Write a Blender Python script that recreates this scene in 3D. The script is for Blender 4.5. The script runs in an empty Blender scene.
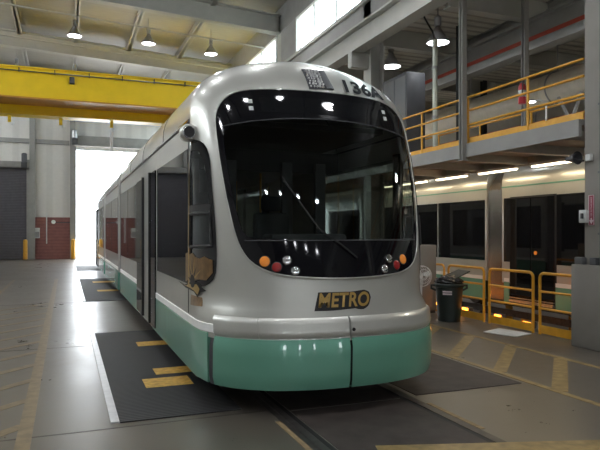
import bpy, bmesh, math, random
from mathutils import Vector, Matrix
random.seed(7)
scene = bpy.context.scene
C = scene.collection
PI = math.pi

# ------------------------------------------------------------------ materials
def mat(name, col, rough=0.5, metal=0.0, spec=0.5, var=0.08, scale=6.0, emit=None, estr=0.0,
        coat=0.0, bump=0.0, stretch=None, rvar=0.0, alpha=1.0):
    m = bpy.data.materials.new(name)
    m.use_nodes = True
    nt = m.node_tree
    b = nt.nodes['Principled BSDF']
    tc = nt.nodes.new('ShaderNodeTexCoord')
    mp = nt.nodes.new('ShaderNodeMapping')
    nt.links.new(tc.outputs['Object'], mp.inputs['Vector'])
    if stretch:
        mp.inputs['Scale'].default_value = stretch
    nz = nt.nodes.new('ShaderNodeTexNoise')
    nz.inputs['Scale'].default_value = scale
    nz.inputs['Detail'].default_value = 4
    nt.links.new(mp.outputs['Vector'], nz.inputs['Vector'])
    rp = nt.nodes.new('ShaderNodeValToRGB')
    rp.color_ramp.elements[0].position = 0.3
    rp.color_ramp.elements[1].position = 0.7
    lo = [max(0, c * (1 - var)) for c in col]
    hi = [min(1, c * (1 + var)) for c in col]
    rp.color_ramp.elements[0].color = (*lo, 1)
    rp.color_ramp.elements[1].color = (*hi, 1)
    nt.links.new(nz.outputs['Fac'], rp.inputs['Fac'])
    nt.links.new(rp.outputs['Color'], b.inputs['Base Color'])
    b.inputs['Roughness'].default_value = rough
    b.inputs['Metallic'].default_value = metal
    b.inputs['Specular IOR Level'].default_value = spec
    b.inputs['Coat Weight'].default_value = coat
    b.inputs['Coat Roughness'].default_value = 0.03
    if rvar:
        mr = nt.nodes.new('ShaderNodeMapRange')
        mr.inputs['From Min'].default_value = 0.3
        mr.inputs['From Max'].default_value = 0.7
        mr.inputs['To Min'].default_value = rough - rvar
        mr.inputs['To Max'].default_value = rough + rvar
        nt.links.new(nz.outputs['Fac'], mr.inputs['Value'])
        nt.links.new(mr.outputs['Result'], b.inputs['Roughness'])
    if bump:
        bp = nt.nodes.new('ShaderNodeBump')
        bp.inputs['Strength'].default_value = bump
        bp.inputs['Distance'].default_value = 0.01
        nt.links.new(nz.outputs['Fac'], bp.inputs['Height'])
        nt.links.new(bp.outputs['Normal'], b.inputs['Normal'])
    if emit:
        b.inputs['Emission Color'].default_value = (*emit, 1)
        b.inputs['Emission Strength'].default_value = estr
    return m

def glass(name, tint, gloss_rough=0.02, base=0.06):
    m = bpy.data.materials.new(name)
    m.use_nodes = True
    nt = m.node_tree
    nt.nodes.clear()
    out = nt.nodes.new('ShaderNodeOutputMaterial')
    tr = nt.nodes.new('ShaderNodeBsdfTransparent')
    tr.inputs['Color'].default_value = (*tint, 1)
    gl = nt.nodes.new('ShaderNodeBsdfGlossy')
    gl.inputs['Roughness'].default_value = gloss_rough
    gl.inputs['Color'].default_value = (0.9, 0.95, 1, 1)
    fr = nt.nodes.new('ShaderNodeFresnel')
    geo = nt.nodes.new('ShaderNodeNewGeometry')
    ior = nt.nodes.new('ShaderNodeMix'); ior.data_type = 'FLOAT'
    ior.inputs[2].default_value = 1.5; ior.inputs[3].default_value = 1 / 1.5
    nt.links.new(geo.outputs['Backfacing'], ior.inputs[0])
    nt.links.new(ior.outputs[0], fr.inputs['IOR'])
    mx = nt.nodes.new('ShaderNodeMixShader')
    nt.links.new(fr.outputs['Fac'], mx.inputs['Fac'])
    nt.links.new(tr.outputs['BSDF'], mx.inputs[1])
    nt.links.new(gl.outputs['BSDF'], mx.inputs[2])
    nt.links.new(mx.outputs['Shader'], out.inputs['Surface'])
    return m

M = {}
M['silver'] = mat('silver_paint', (0.56, 0.56, 0.515), 0.36, 0.55, 0.5, 0.03, 3, coat=0.7)
M['green'] = mat('teal_green_paint', (0.145, 0.385, 0.28), 0.35, 0.2, 0.5, 0.04, 3, coat=0.9)
M['white_stripe'] = mat('white_stripe', (0.93, 0.93, 0.9), 0.3, 0, 0.5, 0.03)
M['black_gloss'] = mat('black_gloss', (0.006, 0.006, 0.008), 0.06, 0, 0.5, 0.1)
M['side_glass'] = mat('side_glass', (0.006, 0.007, 0.009), 0.03, 0, 0.7, 0.1)
M['glass'] = glass('windscreen_glass', (0.52, 0.56, 0.54))
M['pane'] = glass('window_glass', (0.75, 0.8, 0.8))
M['rubber'] = mat('black_rubber', (0.012, 0.012, 0.012), 0.6)
M['dark'] = mat('dark_interior', (0.03, 0.032, 0.035), 0.6)
M['dark_grey'] = mat('dark_grey_plastic', (0.06, 0.062, 0.068), 0.5)
M['seam'] = mat('seam_black', (0.01, 0.01, 0.01), 0.6)
M['bellows'] = mat('bellows_rubber', (0.16, 0.16, 0.165), 0.35, 0.3)
M['chrome'] = mat('chrome', (0.75, 0.76, 0.78), 0.08, 1.0)
M['steel'] = mat('worn_steel', (0.36, 0.35, 0.34), 0.35, 0.9, var=0.2, scale=12)
M['rail_steel'] = mat('rail_steel', (0.10, 0.09, 0.085), 0.4, 0.7, var=0.25, scale=10)
M['amber'] = mat('amber_lens', (0.75, 0.25, 0.04), 0.15, emit=(1, 0.32, 0.05), estr=0.12)
M['red_lens'] = mat('red_lens', (0.30, 0.02, 0.02), 0.15)
M['gold'] = mat('gold_vinyl', (0.42, 0.27, 0.075), 0.35, 0.2, var=0.15, scale=12)
M['brown_gold'] = mat('brown_gold_vinyl', (0.2, 0.115, 0.045), 0.35, 0.2, var=0.3, scale=14)
M['letter_grey'] = mat('dark_grey_letter', (0.03, 0.033, 0.036), 0.7, 0, 0.15)
M['crane_yellow'] = mat('crane_yellow', (0.95, 0.64, 0.012), 0.40, 0, var=0.05, scale=2)
M['crane_shade_orange'] = mat('crane_shade_orange', (0.62, 0.27, 0.03), 0.45, 0, var=0.05, scale=2)  # orange stands for shade under the near girder; the trolley shares it
M['rail_yellow'] = mat('railing_yellow', (0.66, 0.33, 0.025), 0.42, 0, var=0.1, scale=8)
M['beam_grey'] = mat('painted_beam', (0.40, 0.395, 0.36), 0.55, 0, var=0.05, scale=3)
M['dark_beam'] = mat('grey_beam', (0.27, 0.265, 0.25), 0.55, 0, var=0.08, scale=3)
M['column'] = mat('grey_column', (0.235, 0.22, 0.195), 0.6, 0, var=0.06, scale=3)
M['deck'] = mat('roof_deck', (0.36, 0.35, 0.31), 0.6, 0, var=0.06, scale=2, stretch=(1, 6, 1))
M['low_deck'] = None
M['white_paint'] = mat('white_paint', (0.8, 0.8, 0.78), 0.4)
M['grey_paint'] = mat('grey_paint', (0.32, 0.32, 0.32), 0.5)
M['lamp_shell'] = mat('lamp_aluminium', (0.38, 0.38, 0.38), 0.35, 0.8)
M['lamp_lens'] = mat('lamp_lens', (0.9, 0.9, 0.9), 0.3, emit=(0.93, 0.96, 1.0), estr=14)
M['lamp_off'] = mat('lamp_unlit', (0.75, 0.75, 0.74), 0.25)
M['tube'] = mat('fluorescent_tube', (0.95, 0.9, 0.8), 0.3, emit=(1, 0.84, 0.58), estr=5)
M['orange_lamp'] = mat('pit_lamp_lens', (1, 0.5, 0.1), 0.3, emit=(1, 0.30, 0.03), estr=3.0)
M['red_stripe'] = mat('red_stripe', (0.42, 0.055, 0.025), 0.5)
M['red'] = mat('extinguisher_red', (0.5, 0.02, 0.03), 0.3)
M['sign_red'] = mat('sign_red', (0.30, 0.055, 0.09), 0.4)
M['sign_white'] = mat('sign_white', (0.72, 0.6, 0.62), 0.4)
M['bin'] = mat('bin_plastic', (0.012, 0.02, 0.017), 0.45)
M['bag'] = mat('bin_bag', (0.008, 0.008, 0.009), 0.22)
M['door_grey'] = mat('roller_door_grey', (0.085, 0.08, 0.095), 0.6, 0, var=0.05)
M['duct'] = mat('insulated_duct', (0.70, 0.64, 0.54), 0.3, 0, var=0.06)
M['cabinet'] = mat('cabinet_grey', (0.12, 0.125, 0.13), 0.5, 0, var=0.04)
M['plate'] = mat('pale_plate', (0.62, 0.64, 0.62), 0.5, 0, var=0.1, scale=10)
M['mat_yellow'] = mat('mat_yellow_paint', (0.56, 0.33, 0.06), 0.6, 0, var=0.25, scale=14)
M['outside'] = mat('outdoor_concrete', (0.65, 0.63, 0.6), 0.9, 0, var=0.05, scale=1)
M['edge_strip'] = mat('aluminium_strip', (0.62, 0.62, 0.64), 0.38, 0.55, var=0.1, scale=10)
M['seat'] = mat('seat_fabric', (0.04, 0.045, 0.05), 0.8)
M['tan'] = mat('dash_tan', (0.10, 0.075, 0.045), 0.6)

def concrete(name, a, b, rough, rv, spec=0.5):
    m = bpy.data.materials.new(name)
    m.use_nodes = True
    nt = m.node_tree
    p = nt.nodes['Principled BSDF']
    tc = nt.nodes.new('ShaderNodeTexCoord')
    n1 = nt.nodes.new('ShaderNodeTexNoise'); n1.inputs['Scale'].default_value = 0.55; n1.inputs['Detail'].default_value = 8; n1.inputs['Roughness'].default_value = 0.6
    n2 = nt.nodes.new('ShaderNodeTexNoise'); n2.inputs['Scale'].default_value = 5; n2.inputs['Detail'].default_value = 8; n2.inputs['Roughness'].default_value = 0.7
    n3 = nt.nodes.new('ShaderNodeTexNoise'); n3.inputs['Scale'].default_value = 60; n3.inputs['Detail'].default_value = 3
    for n in (n1, n2, n3): nt.links.new(tc.outputs['Object'], n.inputs['Vector'])
    mx = nt.nodes.new('ShaderNodeMix'); mx.data_type = 'FLOAT'; mx.inputs[0].default_value = 0.5
    nt.links.new(n1.outputs['Fac'], mx.inputs[2]); nt.links.new(n2.outputs['Fac'], mx.inputs[3])
    mx2 = nt.nodes.new('ShaderNodeMix'); mx2.data_type = 'FLOAT'; mx2.inputs[0].default_value = 0.18
    nt.links.new(mx.outputs[0], mx2.inputs[2]); nt.links.new(n3.outputs['Fac'], mx2.inputs[3])
    r = nt.nodes.new('ShaderNodeValToRGB')
    r.color_ramp.elements[0].position = 0.36; r.color_ramp.elements[0].color = (*a, 1)
    r.color_ramp.elements[1].position = 0.64; r.color_ramp.elements[1].color = (*b, 1)
    nt.links.new(mx2.outputs[0], r.inputs['Fac']); nt.links.new(r.outputs['Color'], p.inputs['Base Color'])
    mr = nt.nodes.new('ShaderNodeMapRange')
    mr.inputs['From Min'].default_value = 0.35; mr.inputs['From Max'].default_value = 0.65
    mr.inputs['To Min'].default_value = rough - rv; mr.inputs['To Max'].default_value = rough + rv
    nt.links.new(mx.outputs[0], mr.inputs['Value']); nt.links.new(mr.outputs['Result'], p.inputs['Roughness'])
    bp = nt.nodes.new('ShaderNodeBump'); bp.inputs['Strength'].default_value = 0.03; bp.inputs['Distance'].default_value = 0.002
    nt.links.new(mx2.outputs[0], bp.inputs['Height']); nt.links.new(bp.outputs['Normal'], p.inputs['Normal'])
    p.inputs['Specular IOR Level'].default_value = spec
    return m
M['floor'] = concrete('polished_concrete', (0.066, 0.057, 0.045), (0.125, 0.109, 0.088), 0.32, 0.06, 0.8)
M['filler'] = mat('tan_filler', (0.24, 0.17, 0.09), 0.6, 0, var=0.25, scale=12)
M['pit_floor'] = concrete('pit_concrete', (0.12, 0.11, 0.11), (0.2, 0.185, 0.18), 0.6, 0.1)
M['floor_yellow'] = mat('worn_yellow_paint', (0.25, 0.175, 0.07), 0.36, 0, var=0.35, scale=9)
M['floor_yellow_worn'] = mat('faded_yellow_paint', (0.20, 0.145, 0.075), 0.32, 0, var=0.3, scale=9)

def ribbed(name, col, axis, pitch, depth, rough=0.5, metal=0.0, lo=0.55, spec=0.5):
    """surface with fine parallel ribs (colour grooves + bump)"""
    m = mat(name, col, rough, metal, spec, 0.03 if name == 'wall_panel' else 0.1, 5)
    nt = m.node_tree
    b = nt.nodes['Principled BSDF']
    tc = nt.nodes.new('ShaderNodeTexCoord')
    w = nt.nodes.new('ShaderNodeTexWave')
    w.wave_type = 'BANDS'; w.bands_direction = axis
    w.inputs['Scale'].default_value = 2 * PI / pitch / 20.0
    nt.links.new(tc.outputs['Object'], w.inputs['Vector'])
    bp = nt.nodes.new('ShaderNodeBump'); bp.inputs['Strength'].default_value = 0.7; bp.inputs['Distance'].default_value = depth
    nt.links.new(w.outputs['Fac'], bp.inputs['Height']); nt.links.new(bp.outputs['Normal'], b.inputs['Normal'])
    src = b.inputs['Base Color'].links[0].from_socket
    mx = nt.nodes.new('ShaderNodeMix'); mx.data_type = 'RGBA'; mx.blend_type = 'MULTIPLY'; mx.inputs[0].default_value = 1
    rr = nt.nodes.new('ShaderNodeValToRGB')
    rr.color_ramp.elements[0].position = 0.15; rr.color_ramp.elements[0].color = (lo, lo, lo, 1)
    rr.color_ramp.elements[1].position = 0.5; rr.color_ramp.elements[1].color = (1, 1, 1, 1)
    nt.links.new(w.outputs['Fac'], rr.inputs['Fac'])
    nt.links.new(src, mx.inputs[6]); nt.links.new(rr.outputs['Color'], mx.inputs[7])
    nt.links.new(mx.outputs[2], b.inputs['Base Color'])
    return m
M['mat_rubber'] = ribbed('ribbed_black_grating', (0.030, 0.030, 0.031), 'Y', 0.05, 0.004, 0.62, 0, 0.35, 0.3)
M['wall_panel'] = ribbed('wall_panel', (0.66, 0.64, 0.605), 'X', 0.98, 0.02, 0.6, 0, 0.9)
M['slat_door'] = ribbed('slatted_door', (0.085, 0.08, 0.095), 'Z', 0.1, 0.01, 0.55, 0, 0.8)
M['red_block'] = ribbed('red_block_wall', (0.24, 0.095, 0.085), 'Z', 0.2, 0.006, 0.7, 0, 0.85)
M['low_deck'] = ribbed('low_roof_deck', (0.52, 0.49, 0.42), 'Y', 0.32, 0.03, 0.6, 0, 0.6)
M['pit_cover'] = mat('pit_cover_rubber', (0.050, 0.040, 0.036), 0.6, 0, 0.4, 0.35, 4, bump=0.2)

# ------------------------------------------------------------------ builders
def wloc(o):
    v = Vector((0, 0, 0))
    while o is not None:
        v = v + Vector(o.location)
        o = o.parent
    return v

def obj(name, bm, m, parent=None, sharp=35, kind=None, label=None):
    """bm in world coordinates; linked as one mesh below parent"""
    me = bpy.data.meshes.new(name)
    if parent is not None:
        off = wloc(parent)
        bmesh.ops.translate(bm, verts=bm.verts, vec=-off)
    bmesh.ops.recalc_face_normals(bm, faces=bm.faces)
    bm.to_mesh(me); bm.free()
    if isinstance(m, (list, tuple)):
        for x in m: me.materials.append(x)
    else:
        me.materials.append(m)
    if sharp is not None:
        for p in me.polygons: p.use_smooth = True
        me.set_sharp_from_angle(angle=math.radians(sharp))
    o = bpy.data.objects.new(name, me)
    C.objects.link(o)
    if parent is not None: o.parent = parent
    if kind: o['kind'] = kind
    if label: o['label'] = label
    return o

def thing(name, label, cat, loc=(0, 0, 0), group=None):
    o = bpy.data.objects.new(name, None)
    C.objects.link(o)
    o.empty_display_size = 0.1
    o.location = loc
    o['label'] = label; o['category'] = cat
    if group: o['group'] = group
    return o

def tag(o, label, cat, group=None):
    """single-mesh thing: origin to the base"""
    me = o.data
    xs = [v.co.x for v in me.vertices]; ys = [v.co.y for v in me.vertices]; zs = [v.co.z for v in me.vertices]
    c = Vector(((min(xs) + max(xs)) / 2, (min(ys) + max(ys)) / 2, min(zs)))
    me.transform(Matrix.Translation(-c)); o.location = c
    o['label'] = label; o['category'] = cat
    if group: o['group'] = group
    return o

def dup(root, loc, label=None, group=None, rotz=None):
    r = root.copy(); C.objects.link(r); r.location = loc
    if rotz is not None: r.rotation_euler = (0, 0, rotz)
    if label: r['label'] = label
    if group: r['group'] = group
    for ch in list(root.children):
        c = ch.copy(); C.objects.link(c); c.parent = r
        for g in list(ch.children):
            d = g.copy(); C.objects.link(d); d.parent = c
    return r

def struct(name, bm, m, parent=None, sharp=35):
    o = obj(name, bm, m, parent, sharp)
    if parent is None: o['kind'] = 'structure'
    return o

def B(): return bmesh.new()

def box(bm, x0, x1, y0, y1, z0, z1, bev=0.0):
    vs = [bm.verts.new((x, y, z)) for z in (z0, z1) for y in (y0, y1) for x in (x0, x1)]
    f = [(0, 2, 3, 1), (4, 5, 7, 6), (0, 1, 5, 4), (2, 6, 7, 3), (0, 4, 6, 2), (1, 3, 7, 5)]
    fs = [bm.faces.new([vs[i] for i in q]) for q in f]
    if bev > 0:
        es = list({e for q in fs for e in q.edges})
        bmesh.ops.bevel(bm, geom=es, offset=bev, segments=2, affect='EDGES', profile=0.5)
    return bm

def bx(x0, x1, y0, y1, z0, z1, bev=0.0): return box(B(), x0, x1, y0, y1, z0, z1, bev)

def tube(bm, pts, r, seg=10, cap=True, closed=False):
    pts = [Vector(p) for p in pts]
    n = len(pts); rings = []
    prev = None
    for i, p in enumerate(pts):
        if closed:
            t = (pts[(i + 1) % n] - pts[i - 1]).normalized()
        elif i == 0: t = (pts[1] - p).normalized()
        elif i == n - 1: t = (p - pts[i - 1]).normalized()
        else: t = ((pts[i + 1] - p).normalized() + (p - pts[i - 1]).normalized()).normalized()
        if prev is None:
            up = Vector((0, 0, 1)) if abs(t.z) < 0.9 else Vector((1, 0, 0))
            a = t.cross(up).normalized()
        else:
            a = (prev - t * prev.dot(t)).normalized()
        prev = a
        b = t.cross(a)
        rr = r[i] if isinstance(r, (list, tuple)) else r
        rings.append([bm.verts.new(p + a * math.cos(2 * PI * k / seg) * rr + b * math.sin(2 * PI * k / seg) * rr) for k in range(seg)])
    m = n if closed else n - 1
    for i in range(m):
        A, Bq = rings[i], rings[(i + 1) % n]
        for k in range(seg):
            bm.faces.new((A[k], A[(k + 1) % seg], Bq[(k + 1) % seg], Bq[k]))
    if cap and not closed:
        bm.faces.new(list(reversed(rings[0]))); bm.faces.new(rings[-1])
    return bm

def lathe(bm, prof, c=(0, 0, 0), axis='Z', seg=24):
    """prof: list of (r, h)"""
    c = Vector(c); rings = []
    for r, h in prof:
        ring = []
        for k in range(seg):
            a = 2 * PI * k / seg
            x, y = r * math.cos(a), r * math.sin(a)
            v = {'Z': (x, y, h), 'Y': (x, h, y), 'X': (h, x, y)}[axis]
            ring.append(bm.verts.new(c + Vector(v)))
        rings.append(ring)
    for A, Bq in zip(rings, rings[1:]):
        for k in range(seg):
            bm.faces.new((A[k], A[(k + 1) % seg], Bq[(k + 1) % seg], Bq[k]))
    bm.faces.new(rings[0]); bm.faces.new(rings[-1])
    return bm

def ibeam_y(bm, xc, y0, y1, z0, z1, w, tf=0.03, tw=0.02):
    box(bm, xc - w / 2, xc + w / 2, y0, y1, z0, z0 + tf)
    box(bm, xc - w / 2, xc + w / 2, y0, y1, z1 - tf, z1)
    box(bm, xc - tw / 2, xc + tw / 2, y0, y1, z0 + tf, z1 - tf)
    return bm

def prism(bm, poly, a0, a1, axis):
    """poly of (p,q) extruded along axis between a0 and a1; axis 'Y': (x,z); 'X': (y,z); 'Z': (x,y)"""
    def pt(p, q, a): return {'Y': (p, a, q), 'X': (a, p, q), 'Z': (p, q, a)}[axis]
    A = [bm.verts.new(pt(p, q, a0)) for p, q in poly]
    Bq = [bm.verts.new(pt(p, q, a1)) for p, q in poly]
    n = len(poly)
    for i in range(n): bm.faces.new((A[i], A[(i + 1) % n], Bq[(i + 1) % n], Bq[i]))
    bm.faces.new(A); bm.faces.new(list(reversed(Bq)))
    return bm

def smooth_poly(p, it=2):
    for _ in range(it):
        q = []
        n = len(p)
        for i in range(n):
            a, b = p[i], p[(i + 1) % n]
            q.append((0.75 * a[0] + 0.25 * b[0], 0.75 * a[1] + 0.25 * b[1]))
            q.append((0.25 * a[0] + 0.75 * b[0], 0.25 * a[1] + 0.75 * b[1]))
        p = q
    return p

def resample(p, n):
    L = [0]
    m = len(p)
    for i in range(m):
        a, b = p[i], p[(i + 1) % m]
        L.append(L[-1] + math.hypot(b[0] - a[0], b[1] - a[1]))
    out = []; k = 0
    for i in range(n):
        t = L[-1] * i / n
        while L[k + 1] < t: k += 1
        f = (t - L[k]) / max(1e-9, L[k + 1] - L[k])
        a, b = p[k % m], p[(k + 1) % m]
        out.append((a[0] + (b[0] - a[0]) * f, a[1] + (b[1] - a[1]) * f))
    return out

def inside(p, poly):
    x, y = p; c = False; n = len(poly)
    for i in range(n):
        a, b = poly[i], poly[i - 1]
        if (a[1] > y) != (b[1] > y) and x < (b[0] - a[0]) * (y - a[1]) / (b[1] - a[1]) + a[0]: c = not c
    return c

# ------------------------------------------------------------------ camera
H = 1.74
TH = math.atan2(234, 600)
cam = bpy.data.cameras.new('camera')
cam.sensor_width = 36; cam.lens = 36; cam.shift_y = 7 / 600.0
co = bpy.data.objects.new('camera', cam); C.objects.link(co)
co.location = (0, 0, H); co.rotation_euler = (PI / 2, 0, -TH)
scene.camera = co
cam.clip_end = 500

# ------------------------------------------------------------------ setting
WX = 7.25                       # clerestory wall / column line
def roof_z(x): return 10.4 - 0.05 * (x + 2.6)
def gird_z(x): return 9.47 - 0.05 * (x + 2.6)
YB, YR = 41.6, -14.0            # back wall and rear wall
XL, XR = -9.0, 17.5

bm = B(); box(bm, XL, 7.64, YR, YB + 0.3, -0.25, 0.0)
floor = struct('floor', bm, M['floor'])
# yellow paint lines on the floor
def line_quad(bm, p, q, w, z0=0.0, z1=0.003):
    p = Vector((*p, 0)); q = Vector((*q, 0)); t = (q - p).normalized(); n = Vector((-t.y, t.x, 0)) * w / 2
    prism(bm, [tuple((v)[:2]) for v in (p - n, q - n, q + n, p + n)], z0, z1, 'Z')
bm = B()
line_quad(bm, (5.0, 1.0), (5.0, 14.0), 0.09); line_quad(bm, (6.37, 1.0), (6.37, 14.0), 0.09)
for k in range(-4, 6):
    y = 7.04 + 0.98 * k
    line_quad(bm, (5.03, y), (6.34, y + 1.31), 0.17, 0, 0.0022)
struct('painted_hatching', bm, M['floor_yellow'], floor)
bm = B()
line_quad(bm, (-0.33, 2.0), (-0.33, 24.0), 0.12); line_quad(bm, (-1.75, 2.0), (-1.75, 24.0), 0.10)
for k in range(-3, 12):
    y = 5.92 + 0.9 * k
    line_quad(bm, (-0.36, y), (-1.73, y - 1.37), 0.13, 0, 0.0022)
struct('painted_hatching', bm, M['floor_yellow_worn'], floor)
bm = B()
line_quad(bm, (2.3, 4.19), (4.3, 3.57), 0.26, 0, 0.007)
struct('painted_band', bm, M['floor_yellow'], floor)

for y, x0, x1 in ((5.56, -9, 1.80), (9.72, -9, 0.37), (15.8, -9, 1.8), (9.72, 5.0, 7.6)):
    jt = bx(x0, x1, y - 0.012, y + 0.012, 0.0, 0.0015)
    struct('floor_joint', jt, M['rail_steel'], floor)
bm = B(); box(bm, 7.64, XR, YR, YB + 0.3, -1.2, -1.0)
struct('floor_pit', bm, M['pit_floor'])
bm = B(); box(bm, 7.60, 7.64, YR, YB, -1.0, -0.02)
struct('wall_pit', bm, M['pit_floor'])

# back wall, opening 0.6..5.4 x 0..7.24
bm = B()
box(bm, XL, -8.0, YB, YB + 0.2, 0, 10.8)
box(bm, -8.0, -2.15, YB, YB + 0.2, 5.85, 10.8)
box(bm, -2.15, 0.6, YB, YB + 0.2, 2.68, 10.8)
box(bm, 0.6, 5.4, YB, YB + 0.2, 7.24, 10.8)
box(bm, 5.4, XR, YB, YB + 0.2, -1.2, 7.2); box(bm, 5.4, WX + 0.2, YB, YB + 0.2, 7.2, 10.8)
struct('wall_back', bm, M['wall_panel'])
bm = bx(-2.15, 0.6, YB - 0.06, YB + 0.2, 0, 2.68)
struct('trim_1', bm, M['red_block'])
bm = B(); box(bm, -8.0, -2.15, YB + 0.02, YB + 0.1, 0, 5.9)
d1 = struct('door_1', bm, M['slat_door'])
bm = bx(-8.1, -2.1, YB - 0.45, YB + 0.0, 5.75, 6.15, 0.05)
obj('door_drum', bm, M['dark_beam'], d1)
bm = bx(-2.32, -2.14, YB - 0.12, YB + 0.0, 0, 6.3)
obj('door_track', bm, M['dark_beam'], d1)
bm = B(); box(bm, 0.45, 5.6, YB - 0.5, YB, 7.28, 7.95, 0.06)
d2 = struct('door_2', bm, M['dark_beam'])
for x0, x1 in ((0.46, 0.62), (5.38, 5.54)):
    obj('door_track', bx(x0, x1, YB - 0.16, YB, 0, 7.28), M['dark_beam'], d2)
obj('door_light_line', bx(0.62, 5.38, YB - 0.12, YB - 0.02, 7.05, 7.24), M['white_paint'], d2)  # white bar stands for the line of light above the opening
for x in (-5.2, -1.98, 0.40):
    struct('column_back', bx(x - 0.16, x + 0.16, YB - 0.32, YB - 0.0, 0 if x != -5.2 else 6.2, 9.9), M['dark_beam'])
for x0, x1 in ((XL, -2.15), (-1.8, 0.2)):
    struct('beam_back', bx(x0, x1, YB - 0.2, YB, 7.35, 7.62), M['dark_beam'])

# outdoors
bm = B(); box(bm, -60, 80, YB + 0.3, 140, -0.3, -0.02)
struct('ground_outside', bm, M['outside'])

# unseen left wall; high gaps added for daylight, blank where the windscreen reflects it
bm = B()
box(bm, XL - 0.2, XL, YR, YB, 0, 6.6)
box(bm, XL - 0.2, XL, YR, YB, 9.2, 10.9)
box(bm, XL - 0.2, XL, YR, 6.9, 6.6, 9.2); box(bm, XL - 0.2, XL, 6.9, YB, 6.6, 8.0)
for k in range(4, 9):
    y = YR + k * 6.95
    box(bm, XL - 0.2, XL, y - 0.3, y + 0.3, 8.0, 9.2)
struct('wall_left', bm, M['wall_panel'])
# rear wall behind the camera with tall narrow windows
bm = B()
xs = [XL, -6.4, -5.2, -1.0, -0.3, 3.2, 3.7, 9.3, 10.2, XR]
for i in range(len(xs) - 1):
    if i % 2 == 0: box(bm, xs[i], min(xs[i + 1], 17.5), YR - 0.2, YR, -1.2, 10.9 if xs[i] < 5 else 7.2)
    else:
        box(bm, xs[i], xs[i + 1], YR - 0.2, YR, -1.2, 0.9); box(bm, xs[i], xs[i + 1], YR - 0.2, YR, 3.9, 10.9)
struct('wall_rear', bm, M['column'])
# far right wall
bm = B(); box(bm, XR, XR + 0.2, YR, YB, -1.2, 7.2)
wr = struct('wall_right', bm, M['wall_panel'])
obj('painted_band', bx(XR - 0.02, XR, YR, YB, 5.75, 6.15), M['red_stripe'], wr)
obj('painted_band', bx(XR - 0.02, XR, YR, YB, 6.55, 6.7), M['red_stripe'], wr)

# high roof, sloping gently
def roof_prism(x0, x1, zf, t, y0, y1, m, name):
    bm = B(); prism(bm, [(x0, zf(x0)), (x1, zf(x1)), (x1, zf(x1) + t), (x0, zf(x0) + t)], y0, y1, 'Y')
    return struct(name, bm, m)
roof_prism(XL - 0.2, WX + 0.4, roof_z, 0.15, YR, YB + 0.2, M['deck'], 'ceiling')
# main girders (I sections across the hall) and purlins
for i, y in enumerate((-7.0, -0.05, 6.9, 13.85, 20.75, 27.65, 34.55)):
    bm = B()
    for (za, zb, w) in ((0.0, 0.05, 0.36), (0.05, 0.62, 0.05), (0.62, 0.67, 0.36)):
        prism(bm, [(XL, gird_z(XL) + za), (WX + 0.1, gird_z(WX + 0.1) + za), (WX + 0.1, gird_z(WX + 0.1) + zb), (XL, gird_z(XL) + zb)], y - w / 2, y + w / 2, 'Y')
    struct('beam_roof', bm, M['beam_grey'])
for k in range(8):
    x = -8.4 + 2.2 * k
    if x > 7: continue
    zt = roof_z(x)
    bm = B(); box(bm, x - 0.035, x + 0.035, YR, YB, zt - 0.36, zt + 0.02); box(bm, x - 0.1, x + 0.1, YR, YB, zt - 0.36, zt - 0.33)
    struct('beam_purlin', bm, M['beam_grey'])

# column line and clerestory on the right
COLY = (-7.0, -0.05, 13.85, 20.75, 27.65, 34.55)
for y in COLY:
    bm = B()
    for a, b in ((0, 0.04), (0.36, 0.4)): box(bm, WX + a + 0.02, WX + b + 0.02, y - 0.2, y + 0.2, 0, gird_z(WX) + 0.6)
    box(bm, WX + 0.06, WX + 0.38, y - 0.015, y + 0.015, 0, gird_z(WX) + 0.6)
    box(bm, WX - 0.48, WX + 0.02, y - 0.1, y + 0.1, 5.95, 6.33)      # bracket carrying the runway
    struct('column_hall', bm, M['beam_grey'])
# runway beam
bm = B(); ibeam_y(bm, WX - 0.3, YR, YB - 0.3, 6.34, 6.94, 0.34, 0.045, 0.03); box(bm, WX - 0.33, WX - 0.27, YR, YB - 0.3, 6.94, 7.02)
struct('beam_runway', bm, M['beam_grey'])
bm = B(); ibeam_y(bm, XL + 0.5, YR, YB - 0.3, 6.34, 6.94, 0.34, 0.045, 0.03); box(bm, XL + 0.47, XL + 0.53, YR, YB - 0.3, 6.94, 7.02)
struct('beam_runway', bm, M['beam_grey'])
bm = B()
box(bm, WX + 0.02, WX + 0.2, YR, YB, 7.0, 7.75)
box(bm, WX + 0.02, WX + 0.2, YR, YB, 9.0, 10.2)
struct('wall_clerestory', bm, M['dark_beam'])
bm = B(); box(bm, WX - 0.06, WX + 0.02, YR, YB, 7.68, 7.78)
struct('trim_2', bm, M['beam_grey'])
edges = [YR, -7.0, -0.05, 6.9, 13.85, 20.75, 27.65, 34.55, YB]
bm = B(); box(bm, WX + 0.02, WX + 0.2, YR, 6.9, 7.75, 9.0)  # unseen bays walled up to keep windscreen reflections dark
struct('wall_clerestory', bm, M['dark_beam'])
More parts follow.
